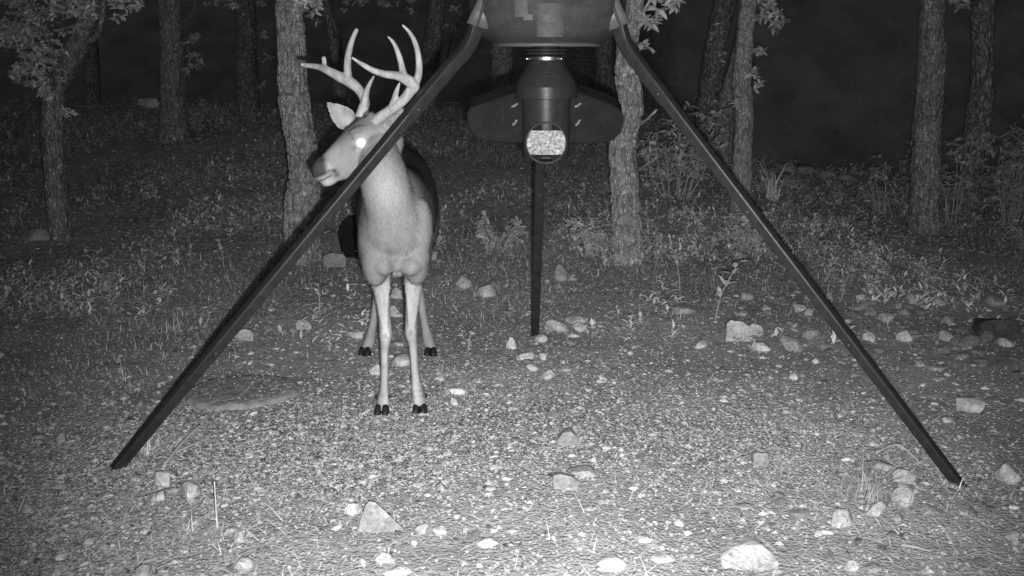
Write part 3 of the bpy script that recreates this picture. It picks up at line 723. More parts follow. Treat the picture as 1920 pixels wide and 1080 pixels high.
tree("bright mottled oak right of the feeder's spinner", (1176,492), [(1175,420,0),(1170,340,0),(1168,270,0),(1184,200,0),(1176,140,0),(1178,80,0),(1192,0,0)], [60,54,50,50,44,44,38,32], M['bark_pale'], seed=10, ridge=.19, n=84,
     extra_limbs=[[(1192,60,0,14),(1205,25,-.05,8),(1220,0,-.1,6),(1230,-30,-.1,5)], [(1195,235,0,8),(1212,225,-.05,5),(1232,205,-.1,4)]], clusters=[(1212,35,-.1,12),(1235,4,-.1,16),(1265,2,-.1,16),(1205,85,-.1,8)], leafsize=.075, tone=(.4, .65))
tree("dark leaning trunk behind the upper right feeder leg", (1322,300), [(1328,220,0),(1338,120,0),(1348,60,0),(1360,0,0)], [48,44,40,38,38], M['bark_dark'], seed=11, clusters=[(1345,55,-.1,16),(1350,110,-.1,14),(1340,160,-.1,14),(1345,195,-.1,10)], leafsize=.055, n=48)
tree("curved dim trunk joined beside the mossy trunk on the right", (1364,330), [(1358,250,0),(1366,180,0),(1382,120,0),(1392,60,.1),(1396,0,.15)], [36,34,32,28,24,22], M['bark'], seed=12, n=44)
tree("pale lichen-spotted trunk right of the dark leaning one", (1390,402), [(1392,300,0),(1396,210,0),(1390,150,0),(1395,90,0),(1404,0,0)], [36,34,34,34,31,30], M['bark_pale'], seed=13, n=56,
     clusters=[(1425,100,-.05,12),(1430,25,-.05,20),(1455,40,0,14),(1420,160,-.05,10),(1380,195,-.1,8),(1440,5,0,16),(1410,140,-.1,10)], leafsize=.06)
tree("tall straight trunk with pale flecks at the right", (1734,436), [(1736,340,0),(1738,240,0),(1745,150,0),(1748,80,0),(1748,0,0)], [58,52,50,46,46,46], M['bark'], seed=14, clusters=[(1795,5,.2,12),(1810,0,.2,10)], leafsize=.06)
tree("rightmost trunk, dim and slightly bent", (1818,408), [(1822,320,0),(1834,230,0),(1842,150,0),(1842,80,0),(1846,0,0)], [50,46,44,42,40,40], M['bark_dark'], seed=15, n=48)

# ------------------------------------------------------------------ shrubs and single plants
def shrub(label, px, py, wpx, hpx, nst=9, size=.055, seed=0, tone=(.22, .5), dens=90, name="shrub", cat="shrub"):
    g = G(px, py); s0 = FPX/(g-Vector((0, 0, H))).dot(Vector((0, COSP, -SINP))); W, Hh = wpx/s0, hpx/s0
    root = thing(name, label, cat, g); r = np.random.default_rng(seed); tb = []; cs = []
    for k in range(nst):
        e = Vector((g.x+r.uniform(-.5, .5)*W, g.y+r.uniform(-.35, .35)*W, g.z+Hh*r.uniform(.45, 1)))
        st = Vector((g.x+(e.x-g.x)*.35, g.y+(e.y-g.y)*.35, g.z-.02)); mid = (st*.5+e*.5)+Vector((r.normal(0, .03), 0, .03))
        A = spline([st, mid, e], 4, [.007, .005, .002]); tb.append(tube(A[:, :3], A[:, 3], 6))
        cs += [(e.x, e.y, e.z, .22*Hh+.03), (mid.x, mid.y, mid.z, .22*Hh+.03)]
    v, f = merge(tb); part("stems", v, f, M['twig'], root)
    leaf_part(root, cs, dens, .16, size, seed+1, tone)
    return root
shrub("twiggy leafy shrub just right of the bright mottled oak", 1262,372,150,150,13,.055,31,(0.25,0.50),48)
shrub("small shrub low behind the upper right feeder leg", 1300,250,90,90,8,.07,32,(0.20,0.42),36)
shrub("dense shrub filling the right edge beyond the rightmost trunk", 1895,420,110,160,14,.05,33,(0.20,0.42),48)
shrub("thin shrub between the two right trunks", 1785,420,50,140,6,.05,34,(0.20,0.42),30)
shrub("weedy shrub left of the tall right trunk", 1660,400,90,90,8,.05,35,(0.20,0.40),30)
shrub("low shrub in the dark left of the feeder funnel", 905,190,80,80,8,.07,36,(0.22,0.45),36)
shrub("low shrub between the dark trunk and the bright oak behind the feeder", 1100,190,60,85,7,.07,37,(0.22,0.45),36)
shrub("small bush at the foot of the straight dark trunk", 365,235,50,45,5,.07,38,(0.22,0.40),24)
shrub("leafy weed patch at the foot of the lichen-spotted trunk", 1400,470,90,70,8,.05,39,(0.30,0.55),30)
shrub("leafy weeds between the rear leg and the bright oak", 1110,480,70,60,7,.05,40,(0.30,0.55),30)
shrub("leafy weeds left of the rear leg behind the deer", 925,470,110,50,8,.05,41,(0.25,0.50),30)
def seedling(label, px, py, hpx, lpx, bend=0, nl=9, tone=.5, seed=0, name="seedling"):
    g = G(px, py); s0 = FPX/(g-Vector((0, 0, H))).dot(Vector((0, COSP, -SINP))); Hh, L = hpx/s0, lpx/s0
    root = thing(name, label, "plant", g); r = np.random.default_rng(seed)
    pts = [g+Vector((0, 0, -.01)), g+Vector((bend*Hh*.3, 0, Hh*.5)), g+Vector((bend*Hh, 0, Hh))]
    A = spline(pts, 5, [.004, .003, .0015]); v, f = tube(A[:, :3], A[:, 3], 6); part("stem", v, f, M['twig'], root)
    pos = A[np.linspace(3, len(A)-1, nl).astype(int), :3]
    for k in range(nl):
        yw = k*2.2+r.normal(0, .3); V, F, C = scatter(LEAF_V, LEAF_F, pos[k:k+1], rots(1, np.array([yw]), np.array([r.normal(.3, .3)])), np.array([[L*.9, L, L]]), np.array([tone]))
        part("leaf", V, F, M['leaf'], root, C, True)
    return root
for a in [("spindly leafy seedling right of the rear leg, bending right",1340,600,110,26,.35,12,.55,51), ("small branching seedling behind the right feeder leg",1578,560,50,22,.2,8,.42,52),
          ("broad-leaved weed left of the deer beside the left leg",600,590,60,24,0,8,.5,53), ("little weed with pale leaves right of the deer",878,655,36,16,.2,5,.6,54),
          ("weed with long leaves between oak and right leg",1275,545,70,22,-.2,8,.5,55), ("small weed near the dark boulder",1835,565,50,22,.1,7,.4,56),
          ("drooping leafy sprig left of the tall right trunk",1690,330,70,22,.3,9,.5,57), ("tiny weed left of the crooked tree's root",60,300,26,16,0,6,.4,58),
          ("sprouting weed in the grass between the left trunks",270,560,50,20,.1,8,.5,59), ("leafy weed left of the feeder's left leg, mid height",420,500,50,20,-.1,8,.5,60),
          ("weed standing under the feeder right of the rear leg",1075,470,60,22,.1,8,.55,61)]:
    seedling(*a[:3], *a[3:])
def tuft(label, px, py, n, hpx, wpx, bw=.004, tone=(.4, .7), seed=0, name="grass_tuft", cat="grass tuft", lean=.5):
    g = G(px, py); s0 = FPX/(g-Vector((0, 0, H))).dot(Vector((0, COSP, -SINP))); Hh, W = hpx/s0, wpx/s0
    r = np.random.default_rng(seed)
    pos = np.stack([g.x+r.normal(0, W*.12, n), g.y+r.normal(0, W*.12, n), np.full(n, g.z-.005)], 1)
    L = r.uniform(.5, 1.0, n)*Hh
    V, F, C = scatter(BLADE_V, BLADE_F, pos, rots(n, r.uniform(0, 6.28, n), r.normal(-lean, .35, n)), np.stack([np.full(n, bw), L, L], 1), r.uniform(tone[0], tone[1], n))
    me = mesh_np(name, V-np.array(g), F, C); o = link(name, me, M['grass'], label=label, category=cat); o.location = g
    return o
tuft("spreading dry grass tuft in front of the right leg foot", 1620,935,130,105,200,.003,(.26,.46),71,lean=.8)
tuft("dry grass clump at the foot of the left leg", 275,850,90,50,90,.004,(.45,.7),72,lean=.8)
tuft("grass clump at the right leg foot with curled blades", 1790,912,60,30,70,.004,(.45,.7),73,lean=.8)
tuft("spiky long-bladed plant beside the creek ledge", 1445,372,34,95,60,.012,(.5,.8),74,name="spiky_plant",cat="plant",lean=.55)
tuft("small dry grass tuft left of the left feeder leg", 325,620,50,50,70,.004,(.4,.6),75,lean=.6)
tuft("grass sprout cluster near the crooked tree", 205,545,40,50,60,.005,(.35,.55),76,lean=.6)
tuft("dry grass tuft above the bottom left stones", 345,1010,60,50,110,.004,(.35,.55),77,lean=.9)
def stick(label, pts, r0, mat='twig', name="stick"):
    q = [(G(a, b)+Vector((0, 0, h))) for a, b, h in pts]; A = spline(q, 5, [r0]*(len(q)-1)+[r0*.5]); V, F = tube(A[:, :3], A[:, 3], 7)
    g = Vector(A[0][:3]); me = mesh_np(name, V-np.array(g), F, None, True); o = link(name, me, M[mat], label=label, category="stick"); o.location = g
stick("thin straight branch lying right of the crooked tree", [(152,380,.01),(180,345,.12),(222,305,.2)], .008, 'twig')
stick("pale dry stalk poking up left of the left feeder leg", [(232,712,0),(230,705,.02),(229,716,.10)], .0035, 'stalk')
stick("long pale stalk standing in the leaf chips at bottom left", [(408,992,0),(408,990,.04),(410,996,.15)], .0026, 'stalk')
stick("dry forked twig lying right of the left leg foot", [(305,880,.005),(340,850,.03),(378,822,.05)], .005)
stick("long dry twig lying right of the left leg foot", [(318,862,.01),(355,848,.02),(396,832,.02)], .004)
stick("thin twig leaning below the left feeder leg", [(590,590,0),(575,575,.01),(496,628,.01)], .003)
stick("dry twig lying across the grey slab near the right leg foot", [(1640,875,.05),(1680,862,.05),(1720,880,.03)], .005)
stick("pale straw rod lying at the bottom right", [(1690,1028,.006),(1715,1032,.006),(1745,1038,.006)], .004)
stick("pale fallen branch on the creek ledge", [(1470,350,.05),(1500,350,.06),(1535,345,.05)], .02)

# ------------------------------------------------------------------ the feeder
def sharp(o, a=.6):
    for q in o.data.polygons: q.use_smooth = True
    try: o.data.set_sharp_from_angle(angle=a)
    except Exception: pass
    return o
M['steel'] = m_solid("painted_steel", .022, .032, 30, .45, .17, bs=.06, bd=.001, rlo=.34)
def wear(m, lo=.72, hi=2.0):
    nt = m.node_tree; b = nt.nodes["Principled BSDF"]; src = b.inputs["Base Color"].links[0].from_socket
    n = noise(nt, coords(nt, (1, 1, .5)), 55, 8, .75); r = ramp(nt, [(.35, lo), (.62, 1.0), (.72, hi)]); nt.links.new(n.outputs[0], r.inputs[0])
    nt.links.new(mixm(nt, src, r.outputs[0]), b.inputs["Base Color"])
wear(M['steel'])
M['steel_dark'] = m_solid("black_steel", .007, .016, 14, .6, .05, bs=.1, bd=.001)
M['barrel'] = m_solid("barrel_plastic", .036, .062, 9, .6, .13, bs=.12, bd=.002, rlo=.42, co_scale=(1, 1, 2.5))
M['barrel_trim'] = m_solid("barrel_bracket", .065, .09, 14, .45, .30, bs=.1, bd=.001)
wear(M['steel_dark'], .7, 3.2); wear(M['barrel'], .75, 1.35)
M['zinc'] = m_solid("zinc_plated", .30, .5, 60, .35, .5, metal=1, bs=.05)
M['sticker'] = m_solid("worn_sticker", .05, .085, 40, .5, .3)
M['nut'] = m_solid("dull_nut", .05, .26, 120, .5, .5, metal=0, bs=.2)
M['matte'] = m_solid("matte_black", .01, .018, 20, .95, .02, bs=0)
def m_lens():
    m, nt, b = new_mat("kernels_behind_window"); co = coords(nt)
    vo = N(nt, "ShaderNodeTexVoronoi"); vo.inputs["Scale"].default_value = 130; nt.links.new(co, vo.inputs["Vector"])
    nz = noise(nt, co, 90, 4, .7); r = ramp(nt, [(.35, .12), (.5, .34), (.65, .52)]); nt.links.new(nz.outputs[0], r.inputs[0])
    r2 = ramp(nt, [(.2, 1.0), (.75, .6)]); nt.links.new(vo.outputs["Distance"], r2.inputs[0])
    nt.links.new(mixm(nt, r.outputs[0], r2.outputs[0]), b.inputs["Base Color"]); b.inputs["Roughness"].default_value = .7; b.inputs["Specular IOR Level"].default_value = .15
    bump(nt, b, vo.outputs["Distance"], .5, .004); return m
M['lens'] = m_lens()
BX, BY = .118, 3.25
feeder = thing("deer_feeder", "tall black tripod game feeder with barrel, spinner housing and side fins", "feeder", (BX, BY, 0))
# barrel
ZB = 1.333
prof = [(.0, ZB+.012), (.12, ZB+.010), (.165, ZB+.004), (.172, ZB), (.176, ZB+.004), (.2, ZB+.014), (.232, ZB+.034), (.254, ZB+.062), (.264, ZB+.10), (.267, ZB+.17), (.272, ZB+.172), (.272, ZB+.19), (.267, ZB+.192),
        (.268, ZB+.40), (.273, ZB+.402), (.273, ZB+.425), (.268, ZB+.427), (.268, ZB+.62), (.255, ZB+.66), (.20, ZB+.70), (.0, ZB+.72)]
V, F = lathe(prof, (BX, BY), 96)
barrel = part("barrel", V, F, M['barrel'], feeder)
V, F = lathe([(.150, ZB-.004), (.182, ZB-.004), (.186, ZB+.002), (.182, ZB+.008), (.15, ZB+.004)], (BX, BY), 72)
part("bottom_rim", V, F, M['barrel_trim'], feeder)
def on_barrel(ang, z, r): return Vector((BX+r*math.sin(ang), BY-r*math.cos(ang), z))
# access panel on the barrel front: curved plate with raised frame
def curved(a0, a1, z0, z1, r0, r1, n=10):
    an = np.linspace(a0, a1, n); V = []
    for r_, z_ in ((r1, z0), (r1, z1), (r0, z1), (r0, z0)):
        V.append(np.stack([BX+r_*np.sin(an), BY-r_*np.cos(an), np.full(n, z_)], 1))
    V = np.concatenate(V); Fq = []
    for k in range(4):
        k2 = (k+1) % 4
        for j in range(n-1): Fq.append([k*n+j, k*n+j+1, k2*n+j+1, k2*n+j])
    Fq.append([0, n, 2*n, 3*n]); Fq.append([n-1, 4*n-1, 3*n-1, 2*n-1])
    return V, np.array(Fq)
def rb(z):  # barrel radius at height
    zs = [p[1] for p in prof[4:]]; rs = [p[0] for p in prof[4:]]; return float(np.interp(z, zs, rs))
fr = []
for a0, a1, z0, z1 in [(-.145,-.128,ZB+.03,ZB+.118),(.128,.145,ZB+.03,ZB+.118),(-.145,.145,ZB+.118,ZB+.124),(-.145,.145,ZB+.024,ZB+.03)]:
    fr.append(curved(a0, a1, z0, z1, .225, .278))
v, f = merge(fr); panel = part("access_panel", *curved(-.128, .128, ZB+.03, ZB+.118, .225, .270), M['barrel'], feeder, smooth=True); sharp(panel)
part("panel_frame", v, f, M['barrel_trim'] if False else M['barrel'], panel, smooth=False)
part("hinge_block", *curved(-.11, .11, ZB+.14, ZB+.165, .26, .284), M['barrel'], feeder, smooth=False)
part("hinge_block", *curved(-.012, .012, ZB+.136, ZB+.17, .26, .292), M['barrel_trim'], feeder, smooth=False)
v, f = curved(-.42, -.26, ZB+.085, ZB+.20, .266, .2685); part("sticker", v, f, M['sticker'], feeder, smooth=False, label="worn square sticker on the barrel")
v, f = curved(-.31, -.20, ZB+.075, ZB+.092, .264, .2695); part("sticker", v, f, M['barrel_trim'], feeder, smooth=False, label="small pale sticker on the barrel")
# legs
def frame_from(d, ref):
    d = d.normalized(); a = (ref-d*ref.dot(d)).normalized(); b = d.cross(a); return a, b
def square_tube(pts, w_, h_, ref, bev=.006, horizontal_end=None):
    """rounded rectangular section swept along pts; a-axis points to ref"""
    sec = []
    for sx, sy in ((1, 1), (-1, 1), (-1, -1), (1, -1)):
        for k in range(3):
            t = k/2; ang = {(1, 1): 0, (-1, 1): 1, (-1, -1): 2, (1, -1): 3}[(sx, sy)]*math.pi/2+t*math.pi/2
            sec.append((sx*(w_/2-bev)+bev*math.cos(ang), sy*(h_/2-bev)+bev*math.sin(ang)))
    n = len(sec); V = []; m = len(pts)
    for i_, p in enumerate(pts):
        d = (pts[min(i_+1, m-1)]-pts[max(i_-1, 0)]); a, b = frame_from(d, ref)
        for x_, y_ in sec:
            q = p+a*x_+b*y_
            if horizontal_end is not None and i_ == m-1:
                dd = (pts[-1]-pts[-2]).normalized(); q = q+dd*((horizontal_end-q.z)/dd.z)
            V.append(tuple(q))
    V += [tuple(pts[0]), tuple(pts[-1])]
    V = np.array(V); F4 = []; F3 = []
    for i_ in range(m-1):
        for j_ in range(n):
            F4.append([i_*n+j_, i_*n+(j_+1) % n, (i_+1)*n+(j_+1) % n, (i_+1)*n+j_])
    for j_ in range(n):
        F3.append([m*n, (j_+1) % n, j_]); F3.append([m*n+1, (m-1)*n+j_, (m-1)*n+(j_+1) % n])
    return V, [np.array(F4), np.array(F3)]
def bolt(p, d, r=.006, l=.008, root=None, name="bolt", mat='zinc'):
    d = Vector(d).normalized(); V, F = tube([p, p+d*l*.7, p+d*l], [r, r, r*.5], 8, up=(0.1, .3, .9)); return part(name, V, F, M[mat], root)
def leg(foot, bend, kneept, top, w1, label, joints, ref, sock):
    g = thing("leg", label, None, (0, 0, 0)); del g["category"]; g.parent = feeder
    g.location = Vector(foot)-Vector(feeder.location)
    # top socket piece follows: top -> kneept (vertical part) -> bend -> joint
    dirl = (foot-bend).normalized(); L = (foot-bend).length
    cur = [Vector(r_) for r_ in spline([top, kneept, bend, bend+dirl*.07], 16)[:, :3]]
    j0 = bend+dirl*L*joints[0]
    V, F = square_tube(cur+[j0], w1, w1, ref); sharp(part("upper_tube", V, F, M['steel'], g, smooth=False))
    prev = joints[0]
    ends = list(joints[1:])+[1.0]
    for k, e in enumerate(ends):
        a = bend+dirl*L*(prev-.012); b_ = bend+dirl*L*e
        ww = w1*(.88-.05*k)
        V, F = square_tube([a, (a+b_)/2, b_], ww, ww, ref, horizontal_end=-.01 if e == 1.0 else None)
        part("middle_tube" if e < 1 else "lower_tube", V, F, M['steel'], g, smooth=False); sharp(g.children[-1])
        prev = e
    for e in joints:
        a_, b_ = frame_from(dirl, ref)
        for s in (-1, 1):
            bolt(bend+dirl*L*(e-.02*1)+a_*(w1/2)+b_*s*.0, a_, .004, .003, g, mat='barrel_trim'); break
    # bracket on the barrel
    return g
YL = 3.13
footL = G(222, 880); footL.z = 0; footR = G(1795, 910); footR.z = 0; footB = G(1003, 628); footB.z = gz(footB.x, footB.y)
camv = Vector((0, 0, H))
def refdir(p, sx): return (Vector((sx*.30, -1, .18))).normalized()
leg(footL, P(842,128,YL-.03), P(885,72,YL), P(912,-40,YL), .0415, "left front leg of the feeder with a joint near its lower third", [.12, .73], Vector((.50, -1, -.35)), -1)
leg(footR, P(1205,130,YL-.03), P(1168,72,YL), P(1145,-40,YL), .0415, "right front leg of the feeder with two sleeve joints", [.08, .37, .69], Vector((-.50, -1, -.35)), 1)
tb = on_barrel(math.pi, ZB+.30, .285)
leg(footB, Vector((BX, BY+.36, 1.30)), Vector((BX, BY+.30, 1.38)), tb, .047, "rear leg of the feeder, thin and nearly upright", [.1, .45], Vector((0, -1, 0)), 1)
# leg sockets: flared channels on the barrel sides
for sgn, pts in ((-1, [(936,-60),(916,-10),(904,22),(896,50)]), (1, [(1120,-60),(1140,-10),(1150,22),(1160,50)])):
    ps = [P(a, b, YL) for a, b in pts]
    V, F = square_tube(ps, .070, .052, Vector((0, -1, 0)), .012)
    # flare the lower end
    n_ = 12; ctr = np.array(ps[-1]); V[3*n_:4*n_] = ctr+(V[3*n_:4*n_]-ctr)*1.45; ctr = np.array(ps[-2]); V[2*n_:3*n_] = ctr+(V[2*n_:3*n_]-ctr)*1.15
    so = part("leg_socket", V, F, M['barrel_trim'], feeder)
    V, F = tube([p+Vector((0, -.038, 0)) for p in ps[:3]]+[ps[3]+Vector((0, -.046, 0))], [.006, .006, .006, .006], 8); part("rib", V, F, M['barrel'], so)
    V, F = tube([p+Vector((-sgn*.030, -.030, 0)) for p in ps[:3]]+[ps[3]+Vector((-sgn*.045, -.035, -.006))], [.007]*4, 8); part("rib", V, F, M['barrel_trim'], so)
# rear socket
V, F = square_tube([tb+Vector((0, 0, .15)), tb, Vector((BX, BY+.285, 1.44))], .07, .055, Vector((0, -1, 0)), .01); part("leg_socket", V, F, M['barrel_trim'], feeder)
# throat, clamp ring, funnel hood, housing
def zat(py, y=BY): return P(960, py, y).z
V, F = lathe([(.045, ZB+.004), (.045, zat(118)), (.0, zat(118))], (BX, BY), 40); part("throat", V, F, M['steel_dark'], feeder)
V, F = lathe([(.045, zat(92)), (.074, zat(92)), (.077, zat(94)), (.074, zat(96)), (.045, zat(96))], (BX, BY), 48); part("flange", V, F, M['steel'], feeder)
V, F = lathe([(.045, zat(98)), (.070, zat(98)), (.072, zat(100)), (.070, zat(102)), (.045, zat(102))], (BX, BY), 48); part("flange", V, F, M['steel'], feeder)
V, F = lathe([(.045, zat(105)), (.061, zat(105)), (.062, zat(107)), (.062, zat(112)), (.061, zat(114)), (.045, zat(114))], (BX, BY), 48); cl = part("clamp_ring", V, F, M['zinc'], feeder)
for a_ in (.75, -1.3):
    p = Vector((BX+.062*math.sin(a_), BY-.062*math.cos(a_), zat(110))); bolt(p, (math.sin(a_), -math.cos(a_), 0), .006, .014, cl)
r0, r1 = .060, .109
V, F = lathe([(.0, zat(113)), (.054, zat(113)), (r0, zat(115)), (.104, zat(155)), (r1, zat(162)), (r1, zat(183)), (.106, zat(184)), (.10, zat(178)), (.0, zat(176))], (BX, BY), 64); hood = sharp(part("hood", V, F, M['steel'], feeder), .35)
for z_ in (133, 139):
    V, F = lathe([(.06+(.044)*(z_-115)/40+.0005, zat(z_)), (.06+.044*(z_-115)/40+.0025, zat(z_+1)), (.06+.044*(z_+2-115)/40+.0005, zat(z_+2))], (BX, BY), 16, -.45, .45); part("embossed_rib", V, F, M['steel'], hood)
V, F = lathe([(.0, zat(170)), (.087, zat(170)), (.086, zat(230)), (.083, zat(290)), (.078, zat(297)), (.0, zat(299))], (BX, BY), 64); housing = sharp(part("housing", V, F, M['steel'], feeder), .35)
# round window set in a short collar on the housing front
zw = zat(268, BY-.09); cwx = P(1024, 268, BY-.09).x; yw = BY-.078
def disc_y(cx, y_, cz, rx, rz0, rz1, n=64, clip=None):
    an = np.linspace(0, 2*np.pi, n, endpoint=False); zc = rx*np.sin(an)
    zc = np.clip(zc, rz0, rz1); V = np.stack([cx+rx*np.cos(an), np.full(n, y_), cz+zc], 1); V = np.concatenate([V, [[cx, y_, cz]]])
    F = np.stack([np.arange(n), (np.arange(n)+1) % n, np.full(n, n)], 1); return V, F
def ring_y(cx, y0, y1, cz, ro, ri, n=64):
    an = np.linspace(0, 2*np.pi, n, endpoint=False); V = []
    for r_, yy in ((ro, y1), (ro, y0), (ri, y0), (ri, y1)): V.append(np.stack([cx+r_*np.cos(an), np.full(n, yy), cz+r_*np.sin(an)], 1))
    V = np.concatenate(V); j = np.arange(n); j2 = (j+1) % n; Fq = []
    for k in range(4):
        k2 = (k+1) % 4; Fq.append(np.stack([k*n+j, k*n+j2, k2*n+j2, k2*n+j], 1))
    return V, np.concatenate(Fq)
V, F = ring_y(cwx, yw-.020, yw+.05, zw, .0735*.98, .067*.98); win = part("window_collar", V, F, M['steel'], feeder)
V, F = disc_y(cwx, yw-.006, zw, .069, -.069, .069); part("backplate", V, F, M['matte'], win, smooth=False)
V, F = disc_y(cwx, yw-.012, zw, .0685, -.0400, .0415); part("window_pane", V, F, M['lens'], win, smooth=False)
V, F = box((BX, BY-.079, zat(300, BY-.08)), (.040, .010, .004)); part("lower_lip", V, F, M['zinc'], feeder, smooth=False)
V, F = box((cwx, yw-.018, zw-.050), (.030, .006, .003)); part("catch", V, F, M['steel'], win, smooth=False)
# side fins
def fin(poly, y_, th=.003):
    q = [P(a, b, y_) for a, b in poly]; n = len(q)
    V = np.array([tuple(p) for p in q]+[(p.x, p.y+th, p.z) for p in q])
    c0 = V[:n].mean(0); c1 = V[n:].mean(0); V = np.concatenate([V, [c0, c1]])
    F3 = []; F4 = []
    for k in range(n):
        k2 = (k+1) % n; F3.append([2*n, k, k2]); F3.append([2*n+1, n+k2, n+k]); F4.append([k, n+k, n+k2, k2])
    return V, [np.array(F3), np.array(F4)]
def rnd(poly):  # smooth outer outline
    return poly
finL = [(975,170),(940,182),(905,194),(882,203),(876,212),(877,228),(884,246),(894,257),(912,264),(945,267),(976,268)]
finR = [(1070,170),(1105,181),(1138,193),(1158,203),(1167,214),(1168,230),(1162,248),(1151,260),(1135,267),(1100,268),(1070,268)]
for poly, sg in ((finL, -1), (finR, 1)):
    V, F = fin(poly, BY-.01); fo = part("fin", V, F, M['steel_dark'], feeder, smooth=False)
    rimp = [P(a, b, BY-.012) for a, b in poly]; V, F = tube(rimp, [.0022]*len(rimp), 6); part("rolled_edge", V, F, M['steel_dark'], fo)
    # folded top flange leaning back and up from the upper edge
    ed = poly[0:5] if sg < 0 else poly[0:5]
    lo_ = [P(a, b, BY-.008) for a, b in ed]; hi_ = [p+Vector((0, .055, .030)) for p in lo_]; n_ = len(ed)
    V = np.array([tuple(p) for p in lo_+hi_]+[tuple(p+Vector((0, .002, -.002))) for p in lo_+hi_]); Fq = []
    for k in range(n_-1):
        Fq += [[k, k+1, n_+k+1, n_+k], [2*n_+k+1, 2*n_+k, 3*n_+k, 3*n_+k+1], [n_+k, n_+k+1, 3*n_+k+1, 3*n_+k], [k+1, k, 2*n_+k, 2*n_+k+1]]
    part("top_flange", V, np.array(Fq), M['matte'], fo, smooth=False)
    # mounting flange and wing nuts
    xx = BX+sg*.088
    V, F = box((xx, BY-.016, (zat(178)+zat(266))/2), (.024, .006, zat(178)-zat(266))); part("mount_flange", V, F, M['steel_dark'], fo, smooth=False)
    V, F = box((xx-sg*.004, BY-.03, zat(176)), (.022, .02, .004)); part("tab", V, F, M['steel'], fo, smooth=False)
    for py_ in (198, 231):
        p = P(965 if sg < 0 else 1083, py_, BY-.02)
        nutv = [tube([p+Vector((0, .005, 0)), p+Vector((0, -.016, 0))], [.0055, .0045], 8, up=(0, 0, 1))]
        for s2 in (-1, 1):
            an_ = .5+(.4 if py_ == 231 else 0)
            e = p+Vector((s2*.013*math.cos(an_), -.014, s2*.013*math.sin(an_)+.003)); nutv.append(tube([p+Vector((0, -.006, 0)), (p+e)/2+Vector((0, -.004, 0)), e], [.0035, .0048, .002], 8))
        v, f = merge(nutv); part("wing_nut", v, f, M['nut'], fo)

# ------------------------------------------------------------------ the deer
def remesh(parts, voxel, smooth_it, name):
    v, f = merge(parts); me = mesh_np(name+"_raw", v, f, None, True)
    ob = bpy.data.objects.new(name+"_raw", me); COL.objects.link(ob)
    m1 = ob.modifiers.new("r", 'REMESH'); m1.mode = 'VOXEL'; m1.voxel_size = voxel; m1.use_smooth_shade = True
    if smooth_it: m2 = ob.modifiers.new("s", 'SMOOTH'); m2.factor = .5; m2.iterations = smooth_it
    dg = bpy.context.evaluated_depsgraph_get(); dg.update(); ev = ob.evaluated_get(dg)
    out = bpy.data.meshes.new_from_object(ev); out.name = name
    COL.objects.unlink(ob); bpy.data.objects.remove(ob)
    co = np.empty(len(out.vertices)*3, np.float32); out.vertices.foreach_get("co", co)
    no = np.empty(len(out.vertices)*3, np.float32); out.vertices.foreach_get("normal", no)
    return out, co.reshape(-1, 3).astype(float), no.reshape(-1, 3).astype(float)
def ell(c, r, n=20, R=None):
    pr = [(math.sin(t)*1.0, -math.cos(t)) for t in np.linspace(0, math.pi, n//2+1)]
    V, F = lathe([(max(a, 1e-3), b) for a, b in pr], (0, 0), n); V = V*np.array(r)
    if R is not None: V = V@np.array(R).T
    top = len(V); V = np.concatenate([V, [V[:n].mean(0), V[-n:].mean(0)]]); j = np.arange(n); j2 = (j+1) % n
    m_ = len(pr)
    F3 = np.concatenate([np.stack([np.full(n, top), j2, j], 1), np.stack([np.full(n, top+1), (m_-1)*n+j, (m_-1)*n+j2], 1)])
    return V+np.array(tuple(c)), [F, F3]
MX, MY = -.418, 3.245
def DL(x, y, z): return Vector((MX+x*.991-y*.105, MY+x*.131+y*.991, z))
bp_ = []
# trunk of the body: (Y, zc, half width, half height)
S = [(-.118,.625,.03,.045),(-.105,.635,.068,.085),(-.080,.655,.098,.125),(-.03,.695,.122,.185),(.08,.715,.132,.200),(.25,.705,.150,.195),(.42,.71,.160,.188),(.58,.735,.158,.180),(.70,.76,.150,.165),(.80,.77,.125,.14),(.87,.77,.08,.09),(.90,.77,.03,.04)]
pts = [DL(0, a, b) for a, b, c_, d in S]; A = spline(pts, 5, [[c_, d] for a, b, c_, d in S])
bp_.append(tube(A[:, :3], np.maximum(A[:, 3], .01), 40, np.maximum(A[:, 4], .01), up=(0, 0, 1)))
# shoulders and thighs
for sx in (-1, 1):
    bp_.append(ell(DL(sx*.080, .0, .66), (.052, .10, .155)))
    bp_.append(ell(DL(sx*.072, -.055, .60), (.050, .07, .095)))
    bp_.append(ell(DL(sx*.105, .62, .67), (.062, .135, .18)))
# neck
nk = [(P(743,508,3.15), .012, .012), (P(744,496,3.148), .032, .03), (P(745,474,3.178), .056, .055), (P(747,448,3.184), .084, .082), (P(738,410,3.170), .091, .094), (P(727,365,3.155), .085, .095), (P(717,320,3.18), .080, .092), (P(711,282,3.225), .064, .074), (P(714,260,3.27), .046, .052)]
A = spline([a for a, _, _ in nk], 5, [[b, c_] for _, b, c_ in nk]); bp_.append(tube(A[:, :3], A[:, 3], 32, A[:, 4], up=(0, -1, 0)))
# points of the breast above the legs
bp_.append(ell(P(720,497,3.133), (.036, .034, .036))); bp_.append(ell(P(769,499,3.138), (.038, .034, .033)))
bp_.append(ell(P(699,432,3.175), (.040, .05, .095))); bp_.append(ell(P(793,425,3.175), (.034, .05, .10))); bp_.append(ell(P(703,480,3.17), (.036, .04, .05))); bp_.append(ell(P(788,480,3.17), (.034, .04, .05)))
